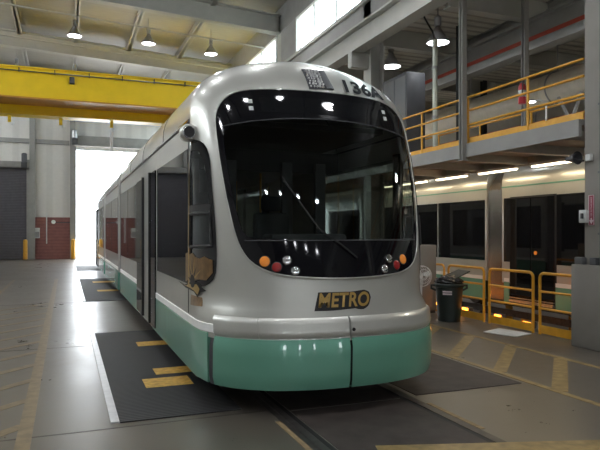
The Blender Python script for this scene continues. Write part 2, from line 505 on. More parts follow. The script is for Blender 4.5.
for i in range(3, 8):
    y0, y1 = edges[i] + 0.25, edges[i + 1] - 0.25
    if i == 4: y0, y1 = 14.1, 19.0
    if i == 5: y0, y1 = 21.0, 26.5
    bm = B()
    for (a, b, c, d) in ((y0, y1, 7.75, 7.83), (y0, y1, 8.92, 9.0), (y0, y0 + 0.09, 7.75, 9.0), (y1 - 0.09, y1, 7.75, 9.0)):
        box(bm, WX, WX + 0.12, a, b, c, d)
    n = 3
    for k in range(1, n):
        yc = y0 + (y1 - y0) * k / n
        box(bm, WX, WX + 0.1, yc - 0.05, yc + 0.05, 7.83, 8.92)
    w = struct('window_%d' % (i - 2), bm, M['white_paint'])
    obj('window_pane', bx(WX + 0.05, WX + 0.06, y0 + 0.05, y1 - 0.05, 7.8, 8.95), M['pane'], w)
    # blank wall either side of the sash
    bm = B(); g = False
    for a, b in ((edges[i], y0), (y1, edges[i + 1])):
        if b - a > 0.02: box(bm, WX + 0.03, WX + 0.2, a, b, 7.75, 9.0); g = True
    struct('wall_clerestory', bm, M['dark_beam'])

# low roof over the right bay
bm = B(); box(bm, WX + 0.2, XR, YR, YB, 7.05, 7.2)
struct('ceiling_low', bm, M['low_deck'])
for y in (3.0, 6.6, 10.9, 13.8, 17.4, 21.0, 27.0, 33.0):
    bm = B(); box(bm, WX + 0.4, XR, y - 0.04, y + 0.04, 6.6, 7.05); box(bm, WX + 0.4, XR, y - 0.12, y + 0.12, 6.56, 6.60)
    struct('beam_low', bm, M['beam_grey'])
for x in (10.4, 12.6, 14.8):
    bm = B(); ibeam_y(bm, x, YR, YB, 6.86, 7.05, 0.12, 0.02, 0.015)
    struct('beam_joist', bm, M['dark_beam'])
# striped runway beam of the right bay
bm = B(); box(bm, 9.62, 9.68, YR, YB - 0.3, 5.8, 6.42); box(bm, 9.5, 9.8, YR, YB - 0.3, 5.74, 5.80); box(bm, 9.5, 9.8, YR, YB - 0.3, 6.38, 6.44)
sb = struct('beam_striped', bm, M['dark_beam'])
obj('painted_stripe', bx(9.605, 9.62, YR, YB - 0.3, 5.98, 6.07), M['red_stripe'], sb)

# mezzanine deck
bm = B(); box(bm, 7.72, 9.3, 6.0, 30.0, 3.36, 3.45); box(bm, 7.28, 7.72, 6.92, 30.0, 3.36, 3.45)
md = struct('floor_mezzanine', bm, M['dark_beam'])
obj('fascia_beam', bx(7.22, 7.28, 6.92, 30.0, 3.19, 3.45), M['dark_beam'], md)
obj('fascia_beam', bx(9.3, 9.36, 6.0, 30.0, 3.19, 3.45), M['beam_grey'], md)
bm = B()
for k in range(16): box(bm, 7.3, 9.3, 7.3 + 1.5 * k, 7.42 + 1.5 * k, 3.2, 3.36)
obj('floor_joists', bm, M['low_deck'], md)

# near right column on its concrete pedestal
bm = B()
box(bm, 7.30, 7.34, 6.50, 6.88, 1.25, 9.3); box(bm, 7.66, 7.70, 6.50, 6.88, 1.25, 9.3); box(bm, 7.34, 7.66, 6.50, 6.56, 1.25, 9.3); box(bm, 7.34, 7.66, 6.82, 6.88, 1.25, 9.3)
nc = struct('column_near', bm, M['column'])
struct('column_pedestal', bx(7.2, 7.85, 6.45, 7.05, 0, 1.25, 0.015), M['column'])

# ------------------------------------------------------------------ the tram
X0, W0, ZG, ZT, NS = 2.58, 1.32, 3.03, 3.79, 2.2
ZZ = [.25, .7, .95, 1.3, 2.0, 2.6, 3.0, 3.25, 3.45, 3.58, 3.67, 3.7]
YY = [5.21, 5.195, 5.24, 5.305, 5.49, 5.71, 5.895, 6.045, 6.225, 6.41, 6.66, 6.95]
ZZ = [z if z <= 3 else 3 + (z - 3) * (ZT - 3) / 0.7 for z in ZZ]
def interp(z, a, b):
    if z <= a[0]: return b[0]
    for i in range(len(a) - 1):
        if z <= a[i + 1]:
            return b[i] + (b[i + 1] - b[i]) * (z - a[i]) / (a[i + 1] - a[i])
    return b[-1]
def spline(z, a, b):
    """monotone cubic through the points"""
    n = len(a)
    if z <= a[0]: return b[0]
    if z >= a[-1]: return b[-1]
    d = [(b[i + 1] - b[i]) / (a[i + 1] - a[i]) for i in range(n - 1)]
    m = [d[0]] + [0 if d[i - 1] * d[i] <= 0 else 2 * d[i - 1] * d[i] / (d[i - 1] + d[i]) for i in range(1, n - 1)] + [d[-1]]
    for i in range(n - 1):
        if z <= a[i + 1]:
            h = a[i + 1] - a[i]; t = (z - a[i]) / h
            return (2 * t ** 3 - 3 * t ** 2 + 1) * b[i] + (t ** 3 - 2 * t ** 2 + t) * h * m[i] + (-2 * t ** 3 + 3 * t ** 2) * b[i + 1] + (t ** 3 - t ** 2) * h * m[i + 1]
def nose(z): return spline(z, ZZ, YY)
def Lz(z): return spline(z, [0.2, .90, 1.08, 1.5, 2.1, 2.7, 3.2, 3.8], [1.0, 1.0, 1.22, 1.06, 0.86, 0.72, 0.63, 0.60])
def Wz(z):
    q = min(1, max(0, (z - ZG) / (ZT - ZG)))
    return W0 * max(0, 1 - q ** NS) ** (1 / NS)
def S(ph, z):
    s = math.sin(ph)
    return Vector((X0 + Wz(z) * math.copysign(abs(s) ** 0.8, s), nose(z) + Lz(z) * (1 - math.cos(ph)), z))
def Soff(ph, z, d):
    e = 0.004
    p = S(ph, z)
    a = S(ph + e, z) - S(ph - e, z) if abs(ph) > 0.02 else Vector((1, 0, 0))
    zz = min(z, ZT - 0.03)
    b = S(ph, zz + e) - S(ph, zz - e)
    n = a.cross(b).normalized()
    if n.y > 0 and abs(n.y) > abs(n.x): n = -n
    if n.x * (p.x - X0) < 0 and abs(n.x) > abs(n.y): n = -n
    return p + n * d
def s2ph(s, z):
    q = min(1, abs(s) / Wz(z)) ** 1.25
    return math.copysign(math.asin(q), s)
def Ss(s, z, d=0.0): return Soff(s2ph(s, z), z, d)
def side(y, z, sgn=-1, d=0.0):
    """point on the side of the body at (y,z)"""
    n = nose(z); L = Lz(z)
    if y < n + L:
        ph = math.acos(max(-1, min(1, 1 - (y - n) / L)))
        return Soff(sgn * ph, z, d)
    return Vector((X0 + sgn * (Wz(z) + d), y, z))
YEND = 33.0

def patch(bm, fn, poly, rings=6, inner=None):
    """fill a star-shaped polygon (or the ring between inner and poly) on a surface fn(a,b)"""
    n = len(poly)
    if inner is None:
        cx = sum(p[0] for p in poly) / n; cy = sum(p[1] for p in poly) / n
        src = [(cx, cy)] * n; start = 1
    else: src = inner; start = 0
    R = []
    for r in range(start, rings + 1):
        t = r / rings
        R.append([bm.verts.new(fn(a[0] + (p[0] - a[0]) * t, a[1] + (p[1] - a[1]) * t)) for a, p in zip(src, poly)])
    if inner is None:
        c = bm.verts.new(fn(cx, cy))
        for i in range(n): bm.faces.new((c, R[0][i], R[0][(i + 1) % n]))
    for A, Q in zip(R, R[1:]):
        for i in range(n): bm.faces.new((A[i], A[(i + 1) % n], Q[(i + 1) % n], Q[i]))
    return bm

def thicken(bm, d, ref=None):
    """give a sheet some depth by extruding its rim inwards along vertex normals"""
    bmesh.ops.recalc_face_normals(bm, faces=bm.faces)
    t = sum((f.normal.dot(f.calc_center_median() - Vector((ref if ref else (X0, 8.5, 1.9)))) * f.calc_area() for f in bm.faces))
    if t < 0: bmesh.ops.reverse_faces(bm, faces=bm.faces[:])
    bm.normal_update()
    bmesh.ops.solidify(bm, geom=bm.faces[:], thickness=d)
    return bm

# outlines in (s,z) on the nose
half = [(0, 3.27), (.5, 3.264), (.77, 3.246), (.95, 3.205), (1.065, 3.11), (1.13, 2.97), (1.135, 2.8), (1.122, 2.47), (1.09, 2.1), (1.065, 1.93), (1.03, 1.71), (.98, 1.54), (.885, 1.41), (.73, 1.335), (.5, 1.30), (0, 1.278)]
def mirror(h): return h + [(-a, b) for a, b in reversed(h[1:-1])]
maskp = resample(smooth_poly(mirror(half), 2), 96)
ghalf = [(0, 2.93), (.4, 2.92), (.75, 2.885), (1.0, 2.84), (1.075, 2.78), (1.07, 2.5), (1.035, 2.1), (.985, 1.8), (.955, 1.70), (.90, 1.675), (.5, 1.665), (0, 1.66)]
glassp = resample(smooth_poly(mirror(ghalf), 1), 96)
# align start indices by angle
def align(p, c):
    k = min(range(len(p)), key=lambda i: (abs(p[i][0] - c[0])) + (0 if p[i][1] > c[1] else 9))
    return p[k:] + p[:k]
def by_angle(p, c, n):
    """radial resample about c so that outlines correspond"""
    out = []
    for i in range(n):
        a = PI / 2 - 2 * PI * i / n
        dx, dy = math.cos(a), math.sin(a)
        best = None
        m = len(p)
        for j in range(m):
            x1, y1 = p[j][0] - c[0], p[j][1] - c[1]; x2, y2 = p[(j + 1) % m][0] - c[0], p[(j + 1) % m][1] - c[1]
            den = dx * (y2 - y1) - dy * (x2 - x1)
            if abs(den) < 1e-12: continue
            t = (x1 * (y2 - y1) - y1 * (x2 - x1)) / den
            u = (x1 * dy - y1 * dx) / den
            if t > 0 and -1e-6 <= u <= 1 + 1e-6:
                if best is None or t > best: best = t
        out.append((c[0] + dx * best, c[1] + dy * best))
    return out
cc = (0, 2.3)
maskp = by_angle(maskp, cc, 120); glassp = by_angle(glassp, cc, 120)
holep = [((a[0] * .5 + b[0] * .5), (a[1] * .5 + b[1] * .5)) for a, b in zip(maskp, glassp)]

# cab side window outline in (y,z)
cabw = resample(smooth_poly([(6.56, 2.72), (6.40, 2.73), (6.26, 2.71), (6.14, 2.63), (6.07, 2.48), (6.0, 2.21), (5.93, 1.91), (5.88, 1.56), (5.88, 1.34), (5.93, 1.24), (6.06, 1.18), (6.3, 1.155), (6.56, 1.155)], 2), 72)
cabhole = [(6.50, 2.60), (6.38, 2.62), (6.2, 2.58), (6.07, 2.30), (6.0, 2.0), (5.95, 1.70), (5.94, 1.57), (6.50, 1.55)]

tram = thing('tram', 'silver and teal low-floor tram with black windscreen standing on the track in the hall', 'tram', (X0, 5.2, 0))

# shell sections
PHS = [math.radians(-90 + 3 * k) for k in range(61)]
ZL = [0.70 + 0.06 * k for k in range(40)]            # up to 3.04
ZL = [z for z in ZL if z < ZG] + [ZG + (ZT - ZG) * math.sin(PI / 2 * k / 16) for k in range(0, 16)] + [ZT - 0.002]
def outline(z, ys):
    pl = [Vector((X0 - Wz(z), nose(z) + Lz(z) + (y - (nose(z) + Lz(z))), z)) for y in ys]
    return pl
def shell_front(y_end):
    bm = B(); rows = []
    for z in ZL:
        e = nose(z) + Lz(z)
        ys = [max(y, e + 0.04 * (9 - i)) for i, y in enumerate([15.4, 13.53, 11.66, 9.06, 6.63, 6.6, 6.57, 6.54, 6.51])]
        row = [Vector((X0 - Wz(z), y, z)) for y in ys] + [S(p, z) for p in PHS] + [Vector((X0 + Wz(z), y, z)) for y in reversed(ys)]
        rows.append([bm.verts.new(v) for v in row])
    nside = 9
    for i in range(len(rows) - 1):
        A, Q = rows[i], rows[i + 1]
        zc = (ZL[i] + ZL[i + 1]) / 2
        for k in range(len(A) - 1):
            c = (A[k].co + A[k + 1].co + Q[k].co + Q[k + 1].co) / 4
            s = c.x - X0
            if nside <= k < nside + 60:
                if inside((s, zc), holep) : continue
            if c.y > 5.6 and inside((c.y, zc), cabhole): continue
            if c.x > X0 and 1.18 - .01 < zc < 2.63 and 6.63 < c.y and not (9.06 < c.y < 11.66): continue   # glazed side
            bm.faces.new((A[k], A[k + 1], Q[k + 1], Q[k]))
    t = rows[-1]
    n = len(t)
    for k in range(n // 2):
        a, b, c, d = t[k], t[k + 1], t[n - 2 - k], t[n - 1 - k]
        vs = []
        for v in (a, b, c, d):
            if v not in vs: vs.append(v)
        if len(vs) >= 3:
            try: bm.faces.new(vs)
            except ValueError: pass
    return bm
obj('body_shell', shell_front(15.4), M['silver'], tram, 50)

def roof_prof(w=W0, zb=0.7):
    pr = []
    for k in range(0, 17):
        z = ZG + (ZT - ZG) * math.sin(PI / 2 * k / 16)
        pr.append((Wz(min(z, ZT - 0.0005)) * w / W0, z))
    right = [(w, zb)] + pr
    return [(X0 + a, b) for a, b in right] + [(X0 - a, b) for a, b in reversed(right)]
for (a, b) in ((16.1, 21.6), (22.3, YEND)):
    bm = B(); prism(bm, roof_prof(), a, b, 'Y')
    obj('body_shell', bm, M['silver'], tram, 50)
def bellows_mesh(x0, w, a, b, zb, zt, n):
    bm = B()
    rings = []
    for i in range(2 * n + 1):
        y = a + (b - a) * i / (2 * n); ww = w - (0.06 if i % 2 == 0 else 0.0)
        ztop = zt - (0.06 if i % 2 == 0 else 0)
        pr = [(x0 - ww, zb), (x0 + ww, zb), (x0 + ww, ztop - 0.4), (x0 + ww - 0.3, ztop), (x0 - ww + 0.3, ztop), (x0 - ww, ztop - 0.4)]
        rings.append([bm.verts.new((p, y, q)) for p, q in pr])
    for A, Q in zip(rings, rings[1:]):
        for k in range(6): bm.faces.new((A[k], A[(k + 1) % 6], Q[(k + 1) % 6], Q[k]))
    bm.faces.new(rings[0]); bm.faces.new(rings[-1])
    return bm
for a, b in ((15.38, 16.12), (21.58, 22.32)):
    obj('bellows', bellows_mesh(X0, 1.28, a, b, 0.35, 3.5, 5), M['bellows'], tram, 20)

# front bumper, band, skirt
def nose_strip(z0, z1, ph0, ph1, off, nz=6, nph=50, lip=0.02, y_side=None, thick=0.05):
    bm = B(); rows = []
    for i in range(nz + 1):
        t = i / nz; z = z0 + (z1 - z0) * t
        o = off - lip * (max(0, abs(2 * t - 1) - 0.6) / 0.4) ** 2
        row = [Soff(ph0 + (ph1 - ph0) * k / nph, z, o) for k in range(nph + 1)]
        rows.append([bm.verts.new(v) for v in row])
    # inner return at top and bottom
    for i in (0, nz):
        z = z0 if i == 0 else z1
        r2 = [bm.verts.new(Soff(ph0 + (ph1 - ph0) * k / nph, z, -thick)) for k in range(nph + 1)]
        if i == 0: rows.insert(0, r2)
        else: rows.append(r2)
    for A, Q in zip(rows, rows[1:]):
        for k in range(nph): bm.faces.new((A[k], A[k + 1], Q[k + 1], Q[k]))
    return bm
D = math.radians
seam_l = D(-64.5)
obj('bumper', nose_strip(0.25, 0.725, seam_l, D(-0.9), 0.035), M['green'], tram, 50)
obj('bumper', nose_strip(0.25, 0.725, D(-0.4), D(64.5), 0.035), M['green'], tram, 50)
for a, b in ((D(-64.5), D(-37.4)), (D(-37.0), D(-0.9)), (D(-0.5), D(64.5))):
    obj('bumper_band', nose_strip(0.735, 0.925, a, b, 0.03, lip=0.025, thick=0.16), M['silver'], tram, 50)
obj('bumper_joint', nose_strip(0.24, 0.70, D(-69.5), D(-64.4), 0.01, nph=6), M['dark_grey'], tram, 50)
obj('bumper_joint', nose_strip(0.24, 0.70, D(64.4), D(69.5), 0.01, nph=6), M['dark_grey'], tram, 50)
obj('bumper_backing', nose_strip(0.26, 0.93, D(-66), D(66), -0.01), M['seam'], tram, 50)
obj('tow_cover_bolt', lathe(B(), [(0.014, -0.012), (0.018, 0), (0.018, 0.01)], Ss(-0.005, 0.80, 0.03), 'Y', 10), M['seam'], tram)

def side_strip(y0, y1, z0, z1, off, m, name, step=0.25, both=True, thick=0.04, parent=None):
    out = []
    for sg in ((-1, 1) if both else (-1,)):
        bm = B(); n = max(1, int((y1 - y0) / step)); n = min(n, 40)
        rows = []
        for z, o in ((z0, -thick), (z0, off - 0.006), (z0 + 0.006, off), (z1 - 0.006, off), (z1, off - 0.006), (z1, -thick)):
            rows.append([bm.verts.new(side(y0 + (y1 - y0) * k / n, z, sg, o)) for k in range(n + 1)])
        for A, Q in zip(rows, rows[1:]):
            for k in range(n): bm.faces.new((A[k], A[k + 1], Q[k + 1], Q[k]))
        for k in (0, n): bm.faces.new([r[k] for r in rows])
        out.append(obj(name, bm, m, parent or tram, 40))
    return out
# teal skirts broken by panel joints and door thresholds
for a, b in ((5.88, 8.05), (8.06, 9.5), (11.62, 15.38), (16.12, 21.58), (22.32, YEND)):
    side_strip(a, b, 0.25, 0.745, 0.012, M['green'], 'side_skirt')
    side_strip(a if a > 6 else 5.78, b, 0.75, 0.835, 0.014, M['white_stripe'], 'side_stripe')
for a, b in ((6.55, 15.38), (16.12, 21.58), (22.32, YEND)):
    side_strip(a, b, 2.945, 2.975, 0.02, M['chrome'], 'gutter')
    side_strip(a, b, 2.93, 2.944, 0.004, M['seam'], 'gutter_shadow_gap')

# windscreen and its black surround
obj('windscreen_surround', thicken(patch(B(), lambda s, z: Ss(s, z, 0.012), maskp, 8, inner=glassp), 0.012), M['black_gloss'], tram, 60)
obj('windscreen', patch(B(), lambda s, z: Ss(s, z, 0.006), [(a * 1.015, 2.3 + (b - 2.3) * 1.015) for a, b in glassp], 14), M['glass'], tram, 60)
# bead line round the black surround
loop = [Ss(s, z, 0.010) for s, z in maskp]
obj('surround_gasket', tube(B(), loop, 0.011, 6, closed=True), M['silver'], tram, 60)
# header line between windscreen and destination box
obj('header_seam', tube(B(), [Ss(s, 2.93 - 0.09 * (s / 1.0) ** 2, 0.014) for s in [(i / 20 - 1.0) * 1.08 for i in range(41)]], 0.006, 6), M['dark_grey'], tram, 60)
obj('lower_seam', tube(B(), [Ss(s, 1.655, 0.013) for s in [i / 20 - 0.95 for i in range(39)]], 0.006, 6), M['dark_grey'], tram, 60)
# destination display behind the header glass
q = [(-0.80, 2.98), (0.80, 2.98), (0.80, 3.17), (-0.80, 3.17)]
ql = []
for i in range(4):
    a, b = q[i], q[(i + 1) % 4]
    for k in range(12): ql.append((a[0] + (b[0] - a[0]) * k / 12, a[1] + (b[1] - a[1]) * k / 12))
ds = obj('destination_display', thicken(patch(B(), lambda s, z: Ss(s, z, 0.0135), ql, 5), 0.002), M['side_glass'], tram, 60)
for s, z in ((-0.785, 3.10), (-0.785, 3.02), (0.785, 3.10), (0.785, 3.02)):
    p = Ss(s, z, 0.02); d = 0.022
    bm = B(); patch(bm, lambda a, b: Ss(a, b, 0.017), [(s - d, z - d), (s + d, z - d), (s + d, z + d), (s - d, z + d)], 1); thicken(bm, 0.004)
    obj('display_fastener', bm, M['plate'], ds)

# light clusters
def disc_on(fn, a, b, r, d, m, name, parent, dome=0.3, seg=20):
    p = fn(a, b, d); e = 0.01
    u = (fn(a + e, b, d) - fn(a - e, b, d)).normalized(); v = (fn(a, b + e, d) - fn(a, b - e, d)).normalized()
    n = u.cross(v).normalized()
    if n.dot(p - Vector((X0, 8, 2))) < 0: n = -n
    v = n.cross(u)
    bm = B(); rings = []
    for k in range(0, 6):
        t = k / 5; rr = r * math.cos(t * PI / 2); hh = r * dome * math.sin(t * PI / 2)
        if k == 5: break
        rings.append([bm.verts.new(p + u * math.cos(2 * PI * j / seg) * rr + v * math.sin(2 * PI * j / seg) * rr + n * hh) for j in range(seg)])
    base = [bm.verts.new(x.co - n * 0.015) for x in rings[0]]
    rings.insert(0, base)
    for A, Q in zip(rings, rings[1:]):
        for j in range(seg): bm.faces.new((A[j], A[(j + 1) % seg], Q[(j + 1) % seg], Q[j]))
    top = bm.verts.new(p + n * r * dome)
    for j in range(seg): bm.faces.new((rings[-1][j], rings[-1][(j + 1) % seg], top))
    bm.faces.new(list(reversed(rings[0])))
    return obj(name, bm, m, parent, 60)
M['headlamp'] = mat('headlamp_reflector', (0.7, 0.7, 0.72), 0.12, 1.0)
for sg in (-1, 1):
    c = -0.055
    for (s, z, r, m, nm) in ((0.74, 1.455, .050, M['amber'], 'indicator_lamp'), (0.64, 1.40, .046, M['red_lens'], 'tail_lamp'),
                             (0.545, 1.465, .042, M['headlamp'], 'headlamp'), (0.475, 1.365, .042, M['headlamp'], 'headlamp')):
        rim = disc_on(Ss, c + sg * s, z, r * 1.18, 0.010, M['seam'], nm, tram, 0.12)
        disc_on(Ss, c + sg * s, z, r, 0.018, m, 'lens', rim, 0.25)
# roof headlamp: dark recess with faceted lens and grey side plate
hp = [(-0.11, 3.565), (0.10, 3.57), (0.09, 3.315), (-0.11, 3.295)]
hl = []
for i in range(4):
    a, b = hp[i], hp[(i + 1) % 4]
    for k in range(4): hl.append((a[0] + (b[0] - a[0]) * k / 4, a[1] + (b[1] - a[1]) * k / 4))
rl = obj('roof_headlamp', thicken(patch(B(), lambda s, z: Ss(s, z, 0.012), hl, 4), 0.02), M['dark_grey'], tram, 40)
bm = B()
for i in range(7):
    for j in range(5):
        z = 3.325 + 0.034 * i; s = -0.085 + 0.037 * j + random.uniform(-.008, .008)
        p = Ss(s, z, 0.02)
        bmesh.ops.create_icosphere(bm, subdivisions=1, radius=random.uniform(.013, .022), matrix=Matrix.Translation(p))
obj('faceted_lens', bm, mat('faceted_lens', (0.8, 0.8, 0.8), 0.12, 0.2, 0.8), rl, None)
hp = [(0.105, 3.57), (0.16, 3.565), (0.185, 3.31), (0.095, 3.315)]
obj('lamp_side_plate', thicken(patch(B(), lambda s, z: Ss(s, z, 0.02), hp, 3), 0.02), M['cabinet'], rl, 40)

# lettering
def text_mesh(txt, size, offset=0.0, shear=0.0, sx=1.0, spacing=1.0):
    cu = bpy.data.curves.new('txt', 'FONT'); cu.body = txt; cu.size = size; cu.offset = offset; cu.shear = shear
    cu.align_x = 'CENTER'; cu.align_y = 'CENTER'; cu.space_character = spacing; cu.resolution_u = 6
    o = bpy.data.objects.new('txt', cu); C.objects.link(o)
    bpy.context.view_layer.update()
    dg = bpy.context.evaluated_depsgraph_get()
    me = bpy.data.meshes.new_from_object(o.evaluated_get(dg))
    bm = B(); bm.from_mesh(me)
    bpy.data.objects.remove(o); bpy.data.meshes.remove(me); bpy.data.curves.remove(cu)
    for v in bm.verts: v.co.x *= sx
    bmesh.ops.triangulate(bm, faces=bm.faces[:])
    return bm
def lettering(txt, size, m, name, parent, s0, z0, d, rot=0.0, **k):
    bm = text_mesh(txt, size, **k)
    cr, sr = math.cos(rot), math.sin(rot)
    for v in bm.verts:
        a, b = v.co.x * cr - v.co.y * sr, v.co.x * sr + v.co.y * cr
        v.co = Ss(s0 + a, z0 + b, d)
    return obj(name, bm, m, parent, None)
# plate behind the METRO word: outline plate
pl = [(-0.400, 0.985), (-0.350, 1.16), (0.0, 1.158), (0.13, 1.172), (0.185, 1.155), (0.205, 1.10), (0.175, 1.02), (0.12, 0.985), (0.06, 0.985), (0.03, 0.998), (-0.2, 0.985)]
pl = [(a, b) for a, b in pl]
pl = [(a + 0.022, b) for a, b in pl]
pl = resample(pl, 48)
outl = obj('front_lettering', thicken(patch(B(), lambda a, b: Ss(a, b, 0.005), pl, 3), 0.002), M['seam'], tram, 60)
lettering('METRO', 0.185, M['gold'], 'letter_face', outl, -0.075, 1.076, 0.009, offset=0.005, shear=0.2, sx=0.86, spacing=1.04)
lettering('136A', 0.225, M['letter_grey'], 'fleet_number', tram, 0.58, 3.358, 0.014, rot=-0.05, offset=0.009, sx=1.12, spacing=1.06)

# wiper
obj('wiper', tube(tube(B(), [Ss(-0.58, 2.28, 0.03), Ss(-0.42, 2.0, 0.03), Ss(-0.27, 1.76, 0.03)], 0.008, 6), [Ss(-0.27, 1.76, 0.035), Ss(-0.05, 1.60, 0.04), Ss(0.10, 1.48, 0.03)], 0.007, 6), M['rubber'], tram)

# cab side windows, both sides
for sg in (-1, 1):
    cab_c = (6.25, 1.95)
    po = by_angle(cabw, cab_c, 72)
    bm = B()
    # frame: outer outline minus the two panes, built as strips on the surface
    ph = resample(smooth_poly(cabhole, 1), 72); ph = by_angle(ph, cab_c, 72)
    patch(bm, lambda y, z: side(y, z, sg, 0.010), po, 4, inner=ph)
    thicken(bm, 0.006)
    fr = obj('cab_window_frame', bm, M['black_gloss'], tram, 50)
    obj('window_pane', patch(B(), lambda y, z: side(y, z, sg, 0.004), [(a, b) for a, b in ph], 6), M['glass'], fr, 60)
    bm = B()
    for pts in ([(6.53, 1.99), (5.98, 1.99)],):
        rows = []
        for dz, o in ((-0.035, -0.01), (-0.035, 0.014), (0.035, 0.014), (0.035, -0.01)):
            rows.append([bm.verts.new(side(pts[0][0] + (pts[1][0] - pts[0][0]) * k / 12, 1.99 + dz, sg, o)) for k in range(13)])
        for A, Q in zip(rows, rows[1:]):
            for k in range(12): bm.faces.new((A[k], A[k + 1], Q[k + 1], Q[k]))
    obj('window_bar', bm, M['rubber'], fr, 40)
    lo = [(6.44, 1.93), (5.99, 1.93), (5.94, 1.60), (6.46, 1.58)]
    pts = []
    for i in range(4):
        a, b = lo[i], lo[(i + 1) % 4]
        for k in range(8): pts.append(side(a[0] + (b[0] - a[0]) * k / 8, a[1] + (b[1] - a[1]) * k / 8, sg, 0.012))
    obj('sliding_pane_frame', tube(B(), pts, 0.018, 6, closed=True), M['rubber'], fr, 60)

# side emblem below the cab window
def side_poly(poly, d, m, name, parent, rings=3, sg=-1):
    bm = B()
    bm.faces.new([bm.verts.new((a, b, 0)) for a, b in poly])
    bmesh.ops.triangulate(bm, faces=bm.faces[:])
    for _ in range(3):
        es = [e for e in bm.edges if e.calc_length() > 0.06]
        if es:
            bmesh.ops.subdivide_edges(bm, edges=es, cuts=1)
            bmesh.ops.triangulate(bm, faces=[f for f in bm.faces if len(f.verts) > 3])
    for v in bm.verts: v.co = side(v.co.x, v.co.y, sg, d)
    return obj(name, thicken(bm, 0.002), m, parent, 50)
em = side_poly([(6.70, 1.50), (6.60, 1.515), (6.50, 1.49), (6.33, 1.52), (6.24, 1.48), (6.14, 1.465), (6.08, 1.48), (6.04, 1.492), (5.98, 1.47), (5.92, 1.46), (5.92, 1.33), (6.02, 1.25), (6.17, 1.25), (6.35, 1.21), (6.55, 1.22), (6.70, 1.19)], 0.018, M['brown_gold'], 'sunburst_emblem', tram)
for k in range(9):
    a = PI * (0.05 + 0.9 * k / 8)
    y, z = 6.34, 1.22
    r0, r1, w = 0.09, 0.27 if k % 2 else 0.21, 0.10
    pts = [(y + r0 * math.cos(a - w), z + r0 * math.sin(a - w)), (y + r1 * math.cos(a), z + r1 * math.sin(a)), (y + r0 * math.cos(a + w), z + r0 * math.sin(a + w))]
    side_poly(pts, 0.021, M['gold'] if k % 2 else M['dark'], 'emblem_ray', em, 1)
side_poly([(6.34 + 0.08 * math.cos(a), 1.22 + 0.07 * math.sin(a)) for a in [k * PI / 6 for k in range(12)]], 0.022, M['seam'], 'emblem_disc', em, 2)
side_poly([(7.16, 1.16), (6.75, 1.15), (6.45, 1.20), (6.2, 1.22), (6.10, 1.17), (6.02, 1.14), (6.13, 1.12), (6.20, 1.06), (6.30, 1.11), (6.45, 1.12), (6.7, 1.12)], 0.016, M['seam'], 'emblem_bird', em, 2)
side_poly([(7.0, 1.152), (6.70, 1.143), (6.45, 1.18), (6.22, 1.195), (6.15, 1.15), (6.20, 1.09), (6.30, 1.125), (6.45, 1.14)], 0.019, M['gold'], 'emblem_bird_inlay', em, 2)
side_poly([(6.44, 1.07), (6.11, 1.065), (6.05, 0.98), (6.48, 0.955)], 0.006, M['brown_gold'], 'side_badge', tram, 2)

# rear-view camera pod on the corner
p = side(6.44, 2.80, -1, 0.0)
pod = obj('camera_pod', lathe(B(), [(0.055, -0.075), (0.075, -0.085), (0.092, -0.06), (0.095, 0.0), (0.08, 0.09), (0.05, 0.15)], (p.x - 0.045, p.y, p.z), 'Y', 24), M['silver'], tram, 40)
obj('pod_lens', lathe(B(), [(0.058, -0.088), (0.058, -0.076), (0.02, -0.07)], (p.x - 0.045, p.y, p.z), 'Y', 18), M['seam'], pod, 40)
obj('lens_ring', tube(B(), [(p.x - 0.045 + 0.062 * math.cos(k * PI / 12), p.y - 0.088, p.z + 0.062 * math.sin(k * PI / 12)) for k in range(24)], 0.008, 6, closed=True), M['chrome'], pod, 60)

